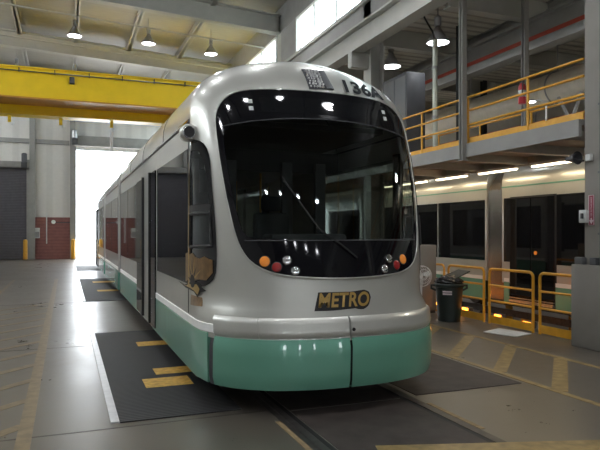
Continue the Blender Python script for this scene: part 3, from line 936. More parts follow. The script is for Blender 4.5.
# side glazing, doors and windows
def side_panel(y0, y1, z0, z1, off, m, name, parent=None, thick=0.03, sg=-1):
    xa, xb = X0 + sg * (W0 - thick), X0 + sg * (W0 + off)
    return obj(name, bx(min(xa, xb), max(xa, xb), y0, y1, z0, z1), m, parent or tram, None)
for sg in (-1, 1):
    for a, b in ((6.66, 9.02), (11.72, 13.5), (13.56, 15.3)):
        side_panel(a, b, 1.17, 2.66, 0.006, M['side_glass'] if sg < 0 else M['glass'], 'side_window', sg=sg)
    if sg > 0:
        for a, b in ((6.55, 6.68), (9.0, 9.12), (11.6, 11.74), (13.48, 13.58), (15.28, 15.4)):
            side_panel(a, b, 1.1, 2.72, 0.004, M['black_gloss'], 'window_pillar', sg=sg)
    side_panel(16.3, 18.6, 1.17, 2.655, 0.006, M['side_glass'], 'side_window', sg=sg)
    side_panel(18.7, 21.4, 1.17, 2.655, 0.006, M['side_glass'], 'side_window', sg=sg)
    side_panel(22.5, 26.0, 1.17, 2.655, 0.006, M['side_glass'], 'side_window', sg=sg)
    side_panel(29.0, 32.4, 1.17, 2.655, 0.006, M['side_glass'], 'side_window', sg=sg)
    for a, b in ((9.10, 11.60), (26.2, 28.7)):
        m_ = (a + b) / 2
        dr = side_panel(a, b, 0.26, 2.72, 0.004, M['silver'], 'door_portal', sg=sg, thick=0.05)
        side_panel(a + 0.02, a + 0.62, 0.30, 2.66, 0.028, M['side_glass'], 'door_leaf', dr, sg=sg)
        side_panel(b - 0.95, b - 0.02, 0.30, 2.66, 0.028, M['side_glass'], 'door_leaf', dr, sg=sg)
        side_panel(a + 0.60, a + 0.66, 0.30, 2.68, 0.045, M['rubber'], 'door_seal', dr, sg=sg)
        side_panel(b - 0.99, b - 0.93, 0.30, 2.68, 0.045, M['rubber'], 'door_seal', dr, sg=sg)
    # roof fairing joints
    for y in (8.45, 10.8, 13.0, 18.0, 25.0, 29.0):
        bm = B(); rows = []
        for k in range(0, 11):
            z = 2.99 + (ZT - 0.06 - 2.99) * k / 10
            rows.append((X0 + sg * Wz(z), z))
        tube(bm, [(x + sg * 0.0, y, z) for x, z in rows], 0.008, 6)
        obj('fairing_joint', bm, M['seam'], tram)
# vertical joint of the side panels behind the cab
obj('panel_joint', tube(B(), [side(6.61, z, -1, 0.0) for z in (0.85, 1.2, 1.8, 2.4, 2.9)], 0.007, 6), M['seam'], tram)
# roof equipment and pantograph base beyond the front fairing
obj('roof_equipment', bx(X0 - 0.7, X0 + 0.7, 17.0, 20.8, 3.7, 3.95, 0.05), M['grey_paint'], tram)
# underframe, wheels
obj('underframe', bx(X0 - 1.1, X0 + 1.1, 6.2, YEND - 0.6, 0.3, 0.75), M['dark'], tram)
for y in (8.6, 10.4, 18.0, 19.8, 28.0, 29.8):
    for sx in (-1, 1):
        obj('wheel', lathe(B(), [(0.16, -0.06), (0.31, -0.06), (0.33, -0.03), (0.34, 0.05), (0.16, 0.06)], (X0 + sx * 0.74, y, 0.352), 'X', 28), M['rail_steel'], tram)

# cab interior seen through the windscreen
obj('cab_floor', bx(X0 - 1.2, X0 + 1.2, 5.95, 9.0, 0.85, 0.95), M['dark'], tram)
bm = B(); rows = []
for s in [i / 10 - 1 for i in range(21)]:
    pz = 1.60
    a = Ss(s * 0.95, pz, -0.06); b = Vector((X0 + s * 0.98, 6.45, pz + 0.02)); c = Vector((X0 + s * 0.98, 6.45, 1.0))
    rows.append([bm.verts.new(a), bm.verts.new(b), bm.verts.new(c)])
for A, Q in zip(rows, rows[1:]):
    for k in range(2): bm.faces.new((A[k], Q[k], Q[k + 1], A[k + 1]))
db = obj('dashboard', bm, M['tan'], tram)
obj('dash_hood', bx(X0 - 0.55, X0 + 0.35, 6.05, 6.4, 1.60, 1.72, 0.04), M['dark'], db)
st = obj('driver_seat', bx(X0 - 0.26, X0 + 0.26, 7.15, 7.65, 1.25, 1.42, 0.05), M['seat'], tram)
obj('seat_back', bx(X0 - 0.25, X0 + 0.25, 7.62, 7.76, 1.38, 2.0, 0.05), M['seat'], st)
obj('headrest', bx(X0 - 0.14, X0 + 0.14, 7.64, 7.74, 2.02, 2.22, 0.04), M['seat'], st)
obj('seat_pedestal', lathe(B(), [(0.14, 0.95), (0.10, 1.0), (0.10, 1.26)], (X0, 7.4, 0), 'Z', 16), M['dark'], st)
bm = B()
box(bm, X0 - 1.28, X0 - 0.45, 8.3, 8.36, 0.95, 1.5); box(bm, X0 + 0.45, X0 + 1.28, 8.3, 8.36, 0.95, 1.5); box(bm, X0 - 1.28, X0 + 1.28, 8.3, 8.36, 2.62, 2.92)
bh = obj('cab_bulkhead', bm, M['dark'], tram)
for x in (-0.95, -0.42, 0.42, 0.95): obj('bulkhead_post', bx(X0 + x - 0.08, X0 + x + 0.08, 8.2, 8.3, 0.95, 2.75, 0.01), M['cabinet'], bh)
obj('saloon_floor', bx(X0 - 1.27, X0 + 1.27, 8.36, 15.3, 0.85, 0.95), M['dark'], tram)
obj('saloon_ceiling', bx(X0 - 1.27, X0 + 1.27, 8.36, 15.3, 2.75, 2.80), M['grey_paint'], tram)
for y in (9.9, 11.5, 13.0):
    for sx in (-1, 1): obj('grab_pole', tube(B(), [(X0 + sx * 0.55, y, 0.95), (X0 + sx * 0.55, y, 2.75)], 0.02, 8), M['rail_yellow'], tram)
obj('cab_header', bx(X0 - 1.0, X0 + 1.0, 6.4, 8.3, 2.92, 2.98), M['dark'], tram)

# ------------------------------------------------------------------ track and floor plates
for x, lb in ((1.93, 'grooved steel rail in the floor nearer the grating mats'), (3.34, 'grooved steel rail in the floor nearer the yellow hatched strip')):
    r = thing('track_rail', lb, 'rail', (x, -2, 0), None)
    obj('rail_head', bx(x - 0.035, x + 0.035, -2, YB, -0.05, 0.006), M['rail_steel'], r)
    fxs = (1.785, 1.835) if x < X0 else (3.405, 3.455)
    obj('filler_strip', bx(fxs[0], fxs[1], 4.35, 5.2, -0.05, 0.004), M['filler'], r, label='worn tan filler strip')
    obj('rail_groove', bx(x - 0.085 if x > X0 else x + 0.036, x - 0.036 if x > X0 else x + 0.085, -2, YB, -0.05, 0.002), M['seam'], r)
    obj('rail_bed', bx(x + 0.036 if x > X0 else x - 0.095, x + 0.062 if x > X0 else x - 0.036, -2, YB, -0.05, 0.002), M['rail_steel'], r)

def plate(x0, x1, y0, y1, m, name, label, cat, z=0.006, bev=0.0, group=None):
    return tag(obj(name, bx(x0, x1, y0, y1, 0.0, z), m), label, cat, group)
plate(2.03, 3.25, 5.48, 16, M['pit_cover'], 'pit_cover', 'dark cover plate between the two rails right under the tram nose', 'cover plate')
plate(2.03, 3.25, 3.95, 5.44, M['pit_cover'], 'pit_cover', 'dark cover plate between the rails in front of the tram nose', 'cover plate', 0.005)
plate(3.47, 4.88, 5.5, 24, M['pit_cover'], 'pit_cover', 'dark brown cover plate in the floor beside the yellow hatched strip', 'cover plate')
def grating(y0, y1, label, marks):
    t = thing('floor_mat', label, 'floor grating', (1.0, y0, 0), 'black ribbed gratings along the tram')
    obj('grating', bx(0.46, 1.60, y0, y1, 0.0, 0.008), M['mat_rubber'], t)
    obj('edge_strip', bx(0.38, 0.455, y0 + 0.02, y1, 0.0, 0.012), M['edge_strip'], t, label='pale aluminium edge strip')
    for a, b, c, d in marks:
        obj('yellow_bar', bx(a, b, c, d, 0.008, 0.010), M['mat_yellow'], t, label='painted yellow bar')
    return t
grating(5.68, 10.85, 'black ribbed floor grating nearest the tram nose with yellow bars', [(1.02, 1.58, 9.35, 9.72), (1.02, 1.58, 7.42, 7.76), (0.83, 1.36, 6.82, 7.24)])
grating(15.9, 23.6, 'black ribbed floor grating second along the tram side', [(0.86, 1.45, 18.4, 18.9), (0.86, 1.45, 21.6, 22.2)])
grating(28.5, 33.0, 'black ribbed floor grating farthest along, near the open doorway', [])
# dropped plate near the barrier
tag(obj('floor_plate', prism(B(), [(6.75, 8.55), (6.95, 7.95), (7.40, 8.1), (7.25, 8.75)], 0.0, 0.012, 'Z'), M['plate']), 'flat pale sheet lying on the floor before the yellow barrier', 'sheet')

# ------------------------------------------------------------------ yellow barriers
def barrier_proto():
    t = thing('safety_barrier', 'x', 'barrier', (0, 0, 0), 'yellow tube barriers along the floor edge')
    w, h, r = 1.20, 1.04, 0.09
    pts = [(0, 0.025, 0.0)] + [(0, 0.025, h - r)]
    for k in range(1, 6):
        a = k * PI / 10; pts.append((0, 0.025 + r - r * math.cos(a), h - r + r * math.sin(a)))
    for k in range(0, 6):
        a = k * PI / 10; pts.append((0, w - 0.025 - r + r * math.sin(a), h - r + r * math.cos(a)))
    pts.append((0, w - 0.025, 0.0))
    obj('frame', tube(B(), pts, 0.025, 10), M['rail_yellow'], t)
    for z in (0.73, 0.44): obj('cross_rail', tube(B(), [(0, 0.025, z), (0, w - 0.025, z)], 0.02, 8), M['rail_yellow'], t)
    obj('kick_plate', bx(-0.008, 0.008, 0.02, w - 0.02, 0.02, 0.16), M['rail_yellow'], t)
    return t
bl = ['yellow tube barrier panel right next to the grey column pedestal', 'yellow tube barrier panel behind the pale sheet on the floor',
      'yellow tube barrier panel standing right behind the dark rubbish bin', 'yellow tube barrier panel beyond the rubbish bin, by the grey cabinet']
bp = barrier_proto()
for k in range(4):
    o = bp if k == 0 else dup(bp, (0, 0, 0))
    o.location = (7.52, 6.86 + 1.31 * k if k else 6.86 + 0.0, 0); o['label'] = bl[k]

# rubbish bin
tb = thing('rubbish_bin', 'dark green rubbish bin with crumpled black bag and raised lid by the yellow barrier', 'bin', (7.0, 9.9, 0))
cx, cy = 7.0, 9.9
obj('bin_body', lathe(B(), [(0.20, 0.0), (0.215, 0.01), (0.262, 0.66), (0.285, 0.67), (0.29, 0.72), (0.27, 0.74), (0.25, 0.72), (0.24, 0.6)], (cx, cy, 0), 'Z', 28), M['bin'], tb)
for a in (TH + PI, TH):
    dx, dy = math.cos(-a), math.sin(-a)
    px, py = cx + dx * 0.27, cy + dy * 0.27
    obj('handle', tube(B(), [(px, py, 0.70), (px + dx * .08, py + dy * .08, 0.70), (px + dx * .08, py + dy * .08, 0.64), (px - dx * .01, py - dy * .01, 0.60)], 0.022, 8), M['bin'], tb)
bm = B(); bmesh.ops.create_icosphere(bm, subdivisions=4, radius=1.0)
for v in bm.verts:
    n = math.sin(v.co.x * 9 + 2) * math.cos(v.co.y * 11) * 0.10 + math.sin(v.co.z * 13 + v.co.x * 7) * 0.07 + random.uniform(-.02, .02)
    v.co *= (1 + n); v.co.x = cx + v.co.x * 0.26; v.co.y = cy + v.co.y * 0.26; v.co.z = 0.76 + v.co.z * 0.10 + max(0, v.co.z) * 0.03
obj('bin_bag', bm, M['bag'], tb, 60)
rx, ry = math.cos(TH), -math.sin(TH)
bm = B()
lidp = [Vector((cx + rx * a + ry * -0 + 0.0, cy + ry * a + b, z)) for a, z, b in ((-0.05, 0.80, -0.2), (0.30, 0.97, -0.18), (0.30, 0.98, 0.2), (-0.05, 0.82, 0.22))]
lo_ = [bm.verts.new(p) for p in lidp]; hi_ = [bm.verts.new(p + Vector((0, 0, 0.02))) for p in lidp]
for i in range(4): bm.faces.new((lo_[i], lo_[(i + 1) % 4], hi_[(i + 1) % 4], hi_[i]))
bm.faces.new(lo_); bm.faces.new(hi_)
obj('lid', bm, M['bin'], tb)
fx, fy = -math.sin(TH + 0.32), -math.cos(TH + 0.32)
def bin_pt(u, z, d):
    r = 0.217 + 0.047 * z / 0.66 + d
    a = math.atan2(fy, fx) + u / 0.25
    return Vector((cx + math.cos(a) * r, cy + math.sin(a) * r, z))
for z0, z1 in ((0.575, 0.605), (0.53, 0.56)):
    bm = B(); patch(bm, lambda u, z: bin_pt(u, z, 0.006), [(-.1, z0), (-.03, z0), (.03, z0), (.07, z0), (.07, z1), (.03, z1), (-.03, z1), (-.1, z1)], 2)
    obj('bin_marking', thicken(bm, 0.003, (7.0, 9.9, 0.5)), M['sign_white'], tb)

# grey cabinet and fan behind the tram nose
t = thing('control_cabinet', 'grey upright control cabinet behind the white fan beside the tram', 'cabinet', (7.25, 11.15, 0))
obj('cabinet_body', bx(6.95, 7.42, 10.95, 11.35, 0.06, 1.46, 0.015), M['column'], t)
obj('plinth', bx(6.97, 7.40, 10.97, 11.33, 0, 0.06), M['dark_grey'], t)
obj('cabinet_door', bx(6.98, 7.39, 10.935, 10.95, 0.1, 1.42, 0.006), M['column'], t)
fcx, fcy, fcz = 6.68, 10.4, 0.85
t = thing('pedestal_fan', 'white pedestal fan standing behind the corner of the tram', 'fan', (fcx, fcy, 0))
obj('base', lathe(B(), [(0.20, 0), (0.20, 0.02), (0.05, 0.05), (0.03, 0.06)], (fcx, fcy, 0), 'Z', 24), M['white_paint'], t)
obj('pole', tube(B(), [(fcx, fcy, 0.05), (fcx, fcy, 0.78)], 0.024, 10), M['white_paint'], t)
obj('motor', lathe(B(), [(0.03, -0.02), (0.06, 0.02), (0.06, 0.12), (0.03, 0.16)], (fcx, fcy, fcz), 'Y', 16), M['white_paint'], t)
bm = B()
for rr, yy in ((0.21, -0.03), (0.20, -0.08), (0.14, -0.10), (0.07, -0.11)):
    tube(bm, [(fcx + rr * math.cos(k * PI / 16), fcy + yy, fcz + rr * math.sin(k * PI / 16)) for k in range(32)], 0.005, 5, closed=True)
for k in range(20):
    a = k * PI / 10
    tube(bm, [(fcx + 0.03 * math.cos(a), fcy - 0.11, fcz + 0.03 * math.sin(a)), (fcx + 0.14 * math.cos(a), fcy - 0.10, fcz + 0.14 * math.sin(a)), (fcx + 0.21 * math.cos(a), fcy - 0.03, fcz + 0.21 * math.sin(a))], 0.003, 4)
obj('grille', bm, M['white_paint'], t)
for k in range(3):
    a = k * 2 * PI / 3 + 0.4; bm = B()
    pts = [(0.03, -0.2), (0.12, -0.5), (0.19, -0.25), (0.19, 0.2), (0.10, 0.45), (0.03, 0.3)]
    A = [bm.verts.new((fcx + r * math.cos(a + q), fcy - 0.05 + 0.05 * q, fcz + r * math.sin(a + q))) for r, q in pts]
    bm.faces.new(A); obj('blade', thicken(bm, 0.003), M['plate'], t)

# things on the near column
t = thing('equipment_box', 'small pale switch box fixed to the side of the grey column', 'switch box', (7.28, 6.9, 1.88))
obj('box_body', bx(7.22, 7.298, 6.79, 6.92, 1.88, 2.07, 0.01), M['plate'], t); obj('switch_lever', bx(7.19, 7.222, 6.83, 6.86, 1.94, 2.02), M['dark_grey'], t)
t = thing('extinguisher_sign', 'narrow dark red sign with white arrow on the grey column', 'sign', (7.28, 6.76, 1.84))
obj('sign_panel', bx(7.292, 7.299, 6.70, 6.80, 1.84, 2.29), M['sign_red'], t)
bm = B()
prism(bm, [(6.75, 1.86), (6.79, 1.92), (6.76, 1.92), (6.76, 1.95), (6.74, 1.95), (6.74, 1.92), (6.71, 1.92)], 7.286, 7.292, 'X')
obj('arrow', bm, M['sign_white'], t)
bm = B()
for (a, b, c, d) in ((6.70, 6.706, 1.84, 2.29), (6.794, 6.80, 1.84, 2.29), (6.70, 6.80, 1.84, 1.846), (6.70, 6.80, 2.284, 2.29)): box(bm, 7.286, 7.292, a, b, c, d)
obj('sign_border', bm, M['sign_white'], t)
bm = text_mesh('FIRE EXTINGUISHER', 0.036)
for v in bm.verts:      # reads upward along the column side, facing the hall
    a, b = v.co.x, v.co.y
    v.co = Vector((7.290, 6.75 + b * 1.0, 2.115 + a * 0.9))
obj('sign_lettering', bm, M['sign_white'], t, None)
t = thing('conduit_pipe', 'thin vertical conduit running up the grey column', 'conduit', (7.27, 6.57, 1.25))
obj('pipe', tube(B(), [(7.275, 6.57, 1.25), (7.275, 6.57, 6.0)], 0.016, 8), M['cabinet'], t)
for z in (1.7, 2.6, 3.6): obj('clamp', bx(7.255, 7.30, 6.54, 6.60, z, z + 0.03), M['cabinet'], t)
for (a, b, lb) in ((6.84, 7.0, 'small grey junction box on the column pedestal under the conduit'), (6.60, 6.72, 'dark socket box on the column pedestal beside the junction box')):
    t = thing('junction_box', lb, 'junction box', (7.26, (a + b) / 2, 1.25))
    obj('box_body', bx(7.22, 7.298, a, b, 1.252, 1.36, 0.008), M['cabinet'] if a > 6.8 else M['dark_grey'], t)
    obj('lid', bx(7.212, 7.222, a + .01, b - .01, 1.262, 1.35), M['cabinet'], t)
t = thing('alarm_horn', 'black horn speaker fixed high on the grey column', 'horn speaker', (7.2, 6.95, 2.78))
obj('horn', lathe(B(), [(0.03, 0.16), (0.05, 0.08), (0.075, -0.02), (0.10, -0.06), (0.085, -0.06), (0.02, 0.02)], (7.2, 6.98, 2.86), 'Y', 20), M['dark'], t)
obj('bracket', tube(B(), [(7.2, 7.06, 2.86), (7.24, 6.9, 2.82), (7.30, 6.9, 2.82)], 0.015, 8), M['dark_grey'], t)
obj('mount_box', bx(7.24, 7.298, 6.72, 6.82, 2.80, 2.90, 0.01), M['plate'], t)

# ------------------------------------------------------------------ mezzanine railing and things on it
def railing(x, y0, y1, post_ys, label, zs=(4.37, 4.11, 3.83)):
    t = thing('guard_railing', label, 'railing', (x, y0, 3.45))
    for z in zs: obj('rail', tube(B(), [(x, y0, z), (x, y1, z)], 0.022, 8), M['rail_yellow'], t)
    for y in post_ys: obj('post', tube(B(), [(x, y, 3.45), (x, y, zs[0])], 0.024, 8), M['rail_yellow'], t)
    obj('toe_plate', bx(x - 0.006, x + 0.006, y0, y1, 3.452, 3.56), M['rail_yellow'], t)
railing(7.32, 6.92, 24.0, [8.1 + 1.63 * k for k in range(10)], 'yellow guard railing along the hall edge of the raised walkway')
railing(9.22, 6.2, 24.0, [8.4 + 1.7 * k for k in range(10)], 'yellow guard railing on the far edge of the raised walkway', (4.30, 4.03, 3.78))
def hpost(x, y, z0, z1, w, m, label, name='steel_post'):
    t = thing(name, label, 'post', (x, y, z0))
    bm = B(); box(bm, x - w / 2, x + w / 2, y - w / 2, y - w / 2 + 0.02, z0, z1); box(bm, x - w / 2, x + w / 2, y + w / 2 - 0.02, y + w / 2, z0, z1); box(bm, x - 0.012, x + 0.012, y - w / 2 + .02, y + w / 2 - .02, z0, z1)
    obj('post_section', bm, m, t, 30)
    obj('foot_plate', bx(x - w * .7, x + w * .7, y - w * .7, y + w * .7, z0, z0 + 0.02), m, t)
    return t
hpost(7.19, 9.72, 3.12, 7.05, 0.11, M['dark_beam'], 'grey steel hanger post in front of the walkway fascia')
hpost(9.12, 10.18, 3.45, 7.05, 0.11, M['dark_beam'], 'grey steel post on the walkway behind the fire extinguisher')
hpost(9.42, 12.9, 3.45, 7.05, 0.10, M['dark'], 'dark slim post behind the pale pipe on the walkway')
hpost(13.2, 16.7, -1.0, 6.86, 0.16, M['dark'], 'dark post beyond the walkway near the duct')
t = thing('standpipe', 'pale vertical pipe with couplings beside the tall grey cabinet', 'pipe', (7.62, 11.3, 3.45))
obj('pipe', tube(B(), [(7.62, 11.3, 3.45), (7.62, 11.3, 6.0)], 0.055, 14), mat('pale_green_pipe', (0.55, 0.58, 0.50), 0.35), t)
for z in (3.47, 4.25, 5.35): obj('coupling', lathe(B(), [(0.07, 0), (0.075, 0.02), (0.07, 0.06)], (7.62, 11.3, z), 'Z', 14), M['grey_paint'], t)
obj('drop_cable', tube(B(), [(7.62, 11.3, 6.0), (7.58, 11.35, 6.2), (7.5, 11.5, 6.5), (7.46, 11.6, 6.72)], 0.02, 8), M['rubber'], t)
t = thing('switchgear_cabinet', 'tall grey switchgear cabinet on the walkway behind the railing', 'cabinet', (7.65, 12.5, 3.45))
obj('cabinet_body', bx(7.42, 7.92, 12.15, 13.3, 3.45, 5.5, 0.01), M['dark_grey'], t)
obj('cabinet_door', bx(7.41, 7.42, 12.2, 12.7, 3.52, 5.42), M['cabinet'], t); obj('cabinet_door', bx(7.41, 7.42, 12.73, 13.25, 3.52, 5.42), M['cabinet'], t)
t = thing('fire_extinguisher', 'red fire extinguisher hanging on the walkway post', 'fire extinguisher', (8.955, 10.08, 4.44))
obj('cylinder', lathe(B(), [(0.07, 4.44), (0.08, 4.46), (0.08, 4.80), (0.05, 4.86), (0.025, 4.88)], (8.955, 10.08, 0), 'Z', 18), M['red'], t)
obj('valve', bx(8.95, 9.01, 10.06, 10.14, 4.88, 4.94, 0.005), M['dark_grey'], t)
obj('hook', bx(9.0, 9.06, 10.08, 10.12, 4.80, 4.83), M['dark_grey'], t)
obj('hose', tube(B(), [(8.96, 10.05, 4.91), (8.90, 10.0, 4.86), (8.89, 10.0, 4.6)], 0.012, 6), M['rubber'], t)
obj('label_band', lathe(B(), [(0.0805, 4.58), (0.0822, 4.58), (0.0822, 4.72), (0.0805, 4.72)], (8.955, 10.08, 0), 'Z', 18), M['plate'], t)
t = thing('work_lamp', 'small lit work lamp on a thin stand beyond the walkway railing', 'lamp', (9.1, 9.55, 3.45))
obj('stand', tube(B(), [(9.1, 9.55, 3.45), (9.1, 9.55, 4.38), (8.98, 9.6, 4.42), (8.85, 9.66, 4.42)], 0.02, 8), M['white_paint'], t)
obj('lamp_head', lathe(B(), [(0.04, 4.44), (0.09, 4.41), (0.09, 4.39)], (8.83, 9.67, 0), 'Z', 16), M['lamp_shell'], t)
obj('lens', lathe(B(), [(0.08, 4.38), (0.08, 4.39)], (8.83, 9.67, 0), 'Z', 16), M['lamp_lens'], t)
t = thing('cross_brace', 'grey crossed steel brace standing behind the far railing', 'brace', (9.45, 9.3, 3.45))
for (a, b) in ((8.95, 9.55), (9.45, 8.95)):
    obj('brace_bar', tube(B(), [(9.42, a, 3.5), (9.42, b, 4.5)], 0.035, 8), M['grey_paint'], t)
obj('base_rail', bx(9.37, 9.47, 8.8, 9.7, 3.452, 3.5), M['grey_paint'], t)
for x, z, rr, lb in ((12.0, 5.5, 0.42, 'fat pale insulated duct running under the low roof'), (14.6, 4.6, 0.35, 'thinner pale duct running lower beyond the fat duct')):
    t = thing('air_duct', lb, 'duct', (x, 2, z - rr))
    obj('duct_shell', tube(B(), [(x, 2.0, z), (x, 10.0, z), (x, 18.0, z), (x, 30.0, z)], rr, 28), M['duct'], t)
    for k in range(7):
        y = 5.0 + 3.6 * k
        obj('hanger', tube(tube(B(), [(x + (rr + .01) * math.cos(q * PI / 12), y, z + (rr + .01) * math.sin(q * PI / 12)) for q in range(24)], 0.02, 6, closed=True), [(x, y, z + rr), (x, y, 7.05 if k % 2 else 7.05)], 0.02, 6), M['grey_paint'], t)
    for k in range(9): obj('seam_band', lathe(B(), [(rr - .01, -0.04), (rr + 0.012, -0.03), (rr + 0.012, 0.03), (rr - .01, 0.04)], (x, 3.5 + 3 * k, z), 'Y', 28), M['duct'], t)

# fluorescent strips below the walkway
fs = thing('strip_light', 'x', 'strip light', (0, 0, 0), 'strip lights under the walkway')
obj('housing', bx(-0.06, 0.06, 0, 1.32, 0.0, 0.06), M['white_paint'], fs)
obj('tube', bx(-0.045, 0.045, 0.03, 1.29, -0.035, 0.0, 0.01), M['tube'], fs)
slab = ['lit strip light under the walkway next to the near column', 'lit strip light under the walkway, second from the column', 'lit strip light under the walkway above the dark bellows end', 'lit strip light under the walkway just right of the tram nose',
        'lit strip light under the walkway hidden mostly by the tram']
for k in range(5):
    o = fs if k == 0 else dup(fs, (0, 0, 0))
    o.location = (9.22, 8.77 + 1.76 * k, 3.14); o['label'] = slab[k]
    L = bpy.data.lights.new('strip_glow', 'AREA'); L.shape = 'RECTANGLE'; L.size = 0.1; L.size_y = 1.25; L.energy = 6; L.color = (1, 0.78, 0.5)
    lo = bpy.data.objects.new('strip_glow', L); C.objects.link(lo); lo.location = (9.22, 8.77 + 1.76 * k + 0.65, 3.085)

# ------------------------------------------------------------------ second tram
T2 = 10.94; DZ = -0.17
t2 = thing('tram', 'second silver tram with dark windows standing on the next track behind the barriers', 'tram', (T2, 4, DZ))
def prof2():
    return [(p - X0 + T2, q + DZ) for p, q in roof_prof(1.32, 0.72)]
SEC = ((-2.0, 11.5), (12.05, 18.0), (18.7, 28.0))
for a, b in SEC: obj('body_shell', prism(B(), prof2(), a, b, 'Y'), M['silver'], t2, 50)
for a, b in ((11.5, 12.05), (17.99, 18.71)): obj('bellows', bellows_mesh(T2, 1.33, a, b, 0.3 + DZ, 3.35 + DZ, 4), mat('pale_bellows', (0.7, 0.68, 0.65), 0.2, 0.95), t2, 20)
def p2(y0, y1, z0, z1, off, m, name, parent=None, thick=0.03):
    return obj(name, bx(T2 - 1.32 - off, T2 - 1.32 + thick, y0, y1, z0 + DZ, z1 + DZ), m, parent or t2, None)
for a, b in ((-1.9, 3.0), (3.1, 6.6), (6.7, 9.80), (11.22, 11.43), (12.12, 14.1), (14.15, 17.8), (18.9, 23.0), (23.1, 27.5)):
    p2(a, b, 1.215, 2.70, 0.006, M['side_glass'], 'side_window')
for a, b in ((-2.0, 9.82), (11.25, 11.42), (12.12, 18.0), (18.7, 28.0)):
    p2(a, b, 0.27, 0.74, 0.012, M['green'], 'side_skirt')
    p2(a, b, 0.745, 0.83, 0.015, M['white_stripe'], 'side_stripe')
for a, b in SEC: p2(a, b, 2.945, 2.975, 0.014, M['green'], 'gutter')
dr = p2(9.80, 11.22, 0.33, 2.72, 0.004, M['rubber'], 'door_portal', None, 0.05)
p2(9.86, 10.52, 0.42, 2.68, 0.02, M['side_glass'], 'door_leaf', dr); p2(10.55, 11.21, 0.42, 2.68, 0.02, M['side_glass'], 'door_leaf', dr)
obj('door_button', lathe(B(), [(0.045, 0), (0.045, -0.015), (0.02, -0.02)], (T2 - 1.345, 10.38, 1.28), 'X', 16), M['amber'], dr)
p2(9.86, 11.21, 0.30, 0.36, 0.05, M['steel'], 'door_step', dr); p2(9.86, 11.21, 0.39, 0.41, 0.04, M['steel'], 'door_step', dr)
obj('underframe', bx(T2 - 1.1, T2 + 1.1, -1.9, 27.8, 0.28 + DZ, 0.8 + DZ), M['dark'], t2)
for y in (4.0, 5.8, 8.0, 9.8, 13.2, 15.0, 20.0, 22.0):
    for sx in (-1, 1): obj('wheel', lathe(B(), [(0.16, -0.06), (0.31, -0.06), (0.33, -0.03), (0.34, 0.05), (0.16, 0.06)], (T2 + sx * 0.74, y, 0.345 + DZ), 'X', 24), M['rail_steel'], t2)
for x, lb in ((T2 - 0.74, 'rail of the next track, on the side of the yellow barriers'), (T2 + 0.74, 'rail of the next track, on the side away from the barriers')):
    t = thing('track_rail', lb, 'rail', (x, -2, -1.0))
    obj('rail_head', bx(x - 0.036, x + 0.036, -3, 30, -0.16 + DZ, 0.0 + DZ), M['rail_steel'], t)
    for k in range(14): obj('support_post', bx(x - 0.07, x + 0.07, -2.5 + 2.3 * k, -2.36 + 2.3 * k, -1.0, -0.16 + DZ), M['rail_yellow'], t)
# amber lamps in the pit below the second tram
pl_ = thing('pit_lamp', 'x', 'lamp', (0, 0, 0), 'amber lamps in the pit under the second tram')
obj('lamp_body', bx(-0.07, 0.07, -0.11, 0.11, 0, 0.14, 0.02), M['dark_grey'], pl_)
obj('lens', bx(-0.09, -0.07, -0.105, 0.105, 0.0, 0.13, 0.005), M['orange_lamp'], pl_)
pll = ['amber pit lamp seen through the barrier by the column', 'amber pit lamp below the tram door', 'amber pit lamp below the dark bellows', 'amber pit lamp behind the rubbish bin', 'amber pit lamp near the white fan']
for k, (x, y, z) in enumerate(((8.5, 9.35, -0.13), (8.5, 10.2, -0.1), (8.5, 11.3, -0.08), (8.5, 12.5, -0.08), (8.5, 13.6, -0.06))):
    t = pl_ if k == 0 else dup(pl_, (0, 0, 0))
    t.location = (x, y, z - 0.02); t['label'] = pll[k]
    tag(obj('lamp_stand', bx(x - 0.03, x + 0.03, y - 0.03, y + 0.03, -1.0, z - 0.02), M['dark_grey']), ['lamp stand in the pit by the column', 'lamp stand in the pit below the tram door', 'lamp stand in the pit below the dark bellows', 'lamp stand in the pit behind the rubbish bin', 'lamp stand in the pit near the white fan'][k], 'stand', 'lamp stands in the pit')
    L = bpy.data.lights.new('pit_glow', 'POINT'); L.energy = 8; L.color = (1, 0.35, 0.06); L.shadow_soft_size = 0.08
    lo = bpy.data.objects.new('pit_glow', L); C.objects.link(lo); lo.location = (x - 0.16, y, z + 0.05)

# ------------------------------------------------------------------ overhead crane
cr = thing('overhead_crane', 'yellow double-girder overhead crane spanning the hall above the tram', 'crane', (-1, 24.8, 6.94))
for y0, wd, z0, z1 in ((24.0, 1.25, 6.66, 7.72), (25.55, 0.6, 6.34, 7.45)):
    bm = B(); box(bm, XL + 0.9, 6.6, y0, y0 + 0.05, z0, z1); box(bm, XL + 0.9, 6.6, y0 + wd - 0.05, y0 + wd, z0, z1)
    g = obj('girder', bm, M['crane_yellow'], cr)
    obj('bottom_flange', bx(XL + 0.9, 6.6, y0 - 0.08, y0 + wd + 0.05, z0 - 0.05, z0), M['crane_shade_orange'] if y0 < 25 else M['crane_yellow'], g)  # near underside coloured orange as if in shade
    obj('top_flange', bx(XL + 0.9, 6.6, y0 - 0.08, y0 + wd + 0.05, z1, z1 + 0.04), M['crane_yellow'], g)
    obj('trolley_rail', bx(XL + 0.9, 6.6, y0 + 0.25, y0 + 0.31, z1 + 0.04, z1 + 0.1), M['rail_steel'], g)
for x0, x1 in ((XL + 0.3, XL + 0.9), (6.6, 7.14)):
    e = obj('end_truck', bx(x0, x1, 23.4, 27.1, 7.10, 7.62, 0.03), M['crane_yellow'], cr)
    for y in (23.8, 26.7): obj('truck_wheel', lathe(B(), [(0.13, -0.06), (0.15, -0.06), (0.15, 0.06), (0.13, 0.06)], ((WX - 0.3) if x0 > 0 else XL + 0.5, y, 7.17), 'X', 20), M['rail_steel'], e)
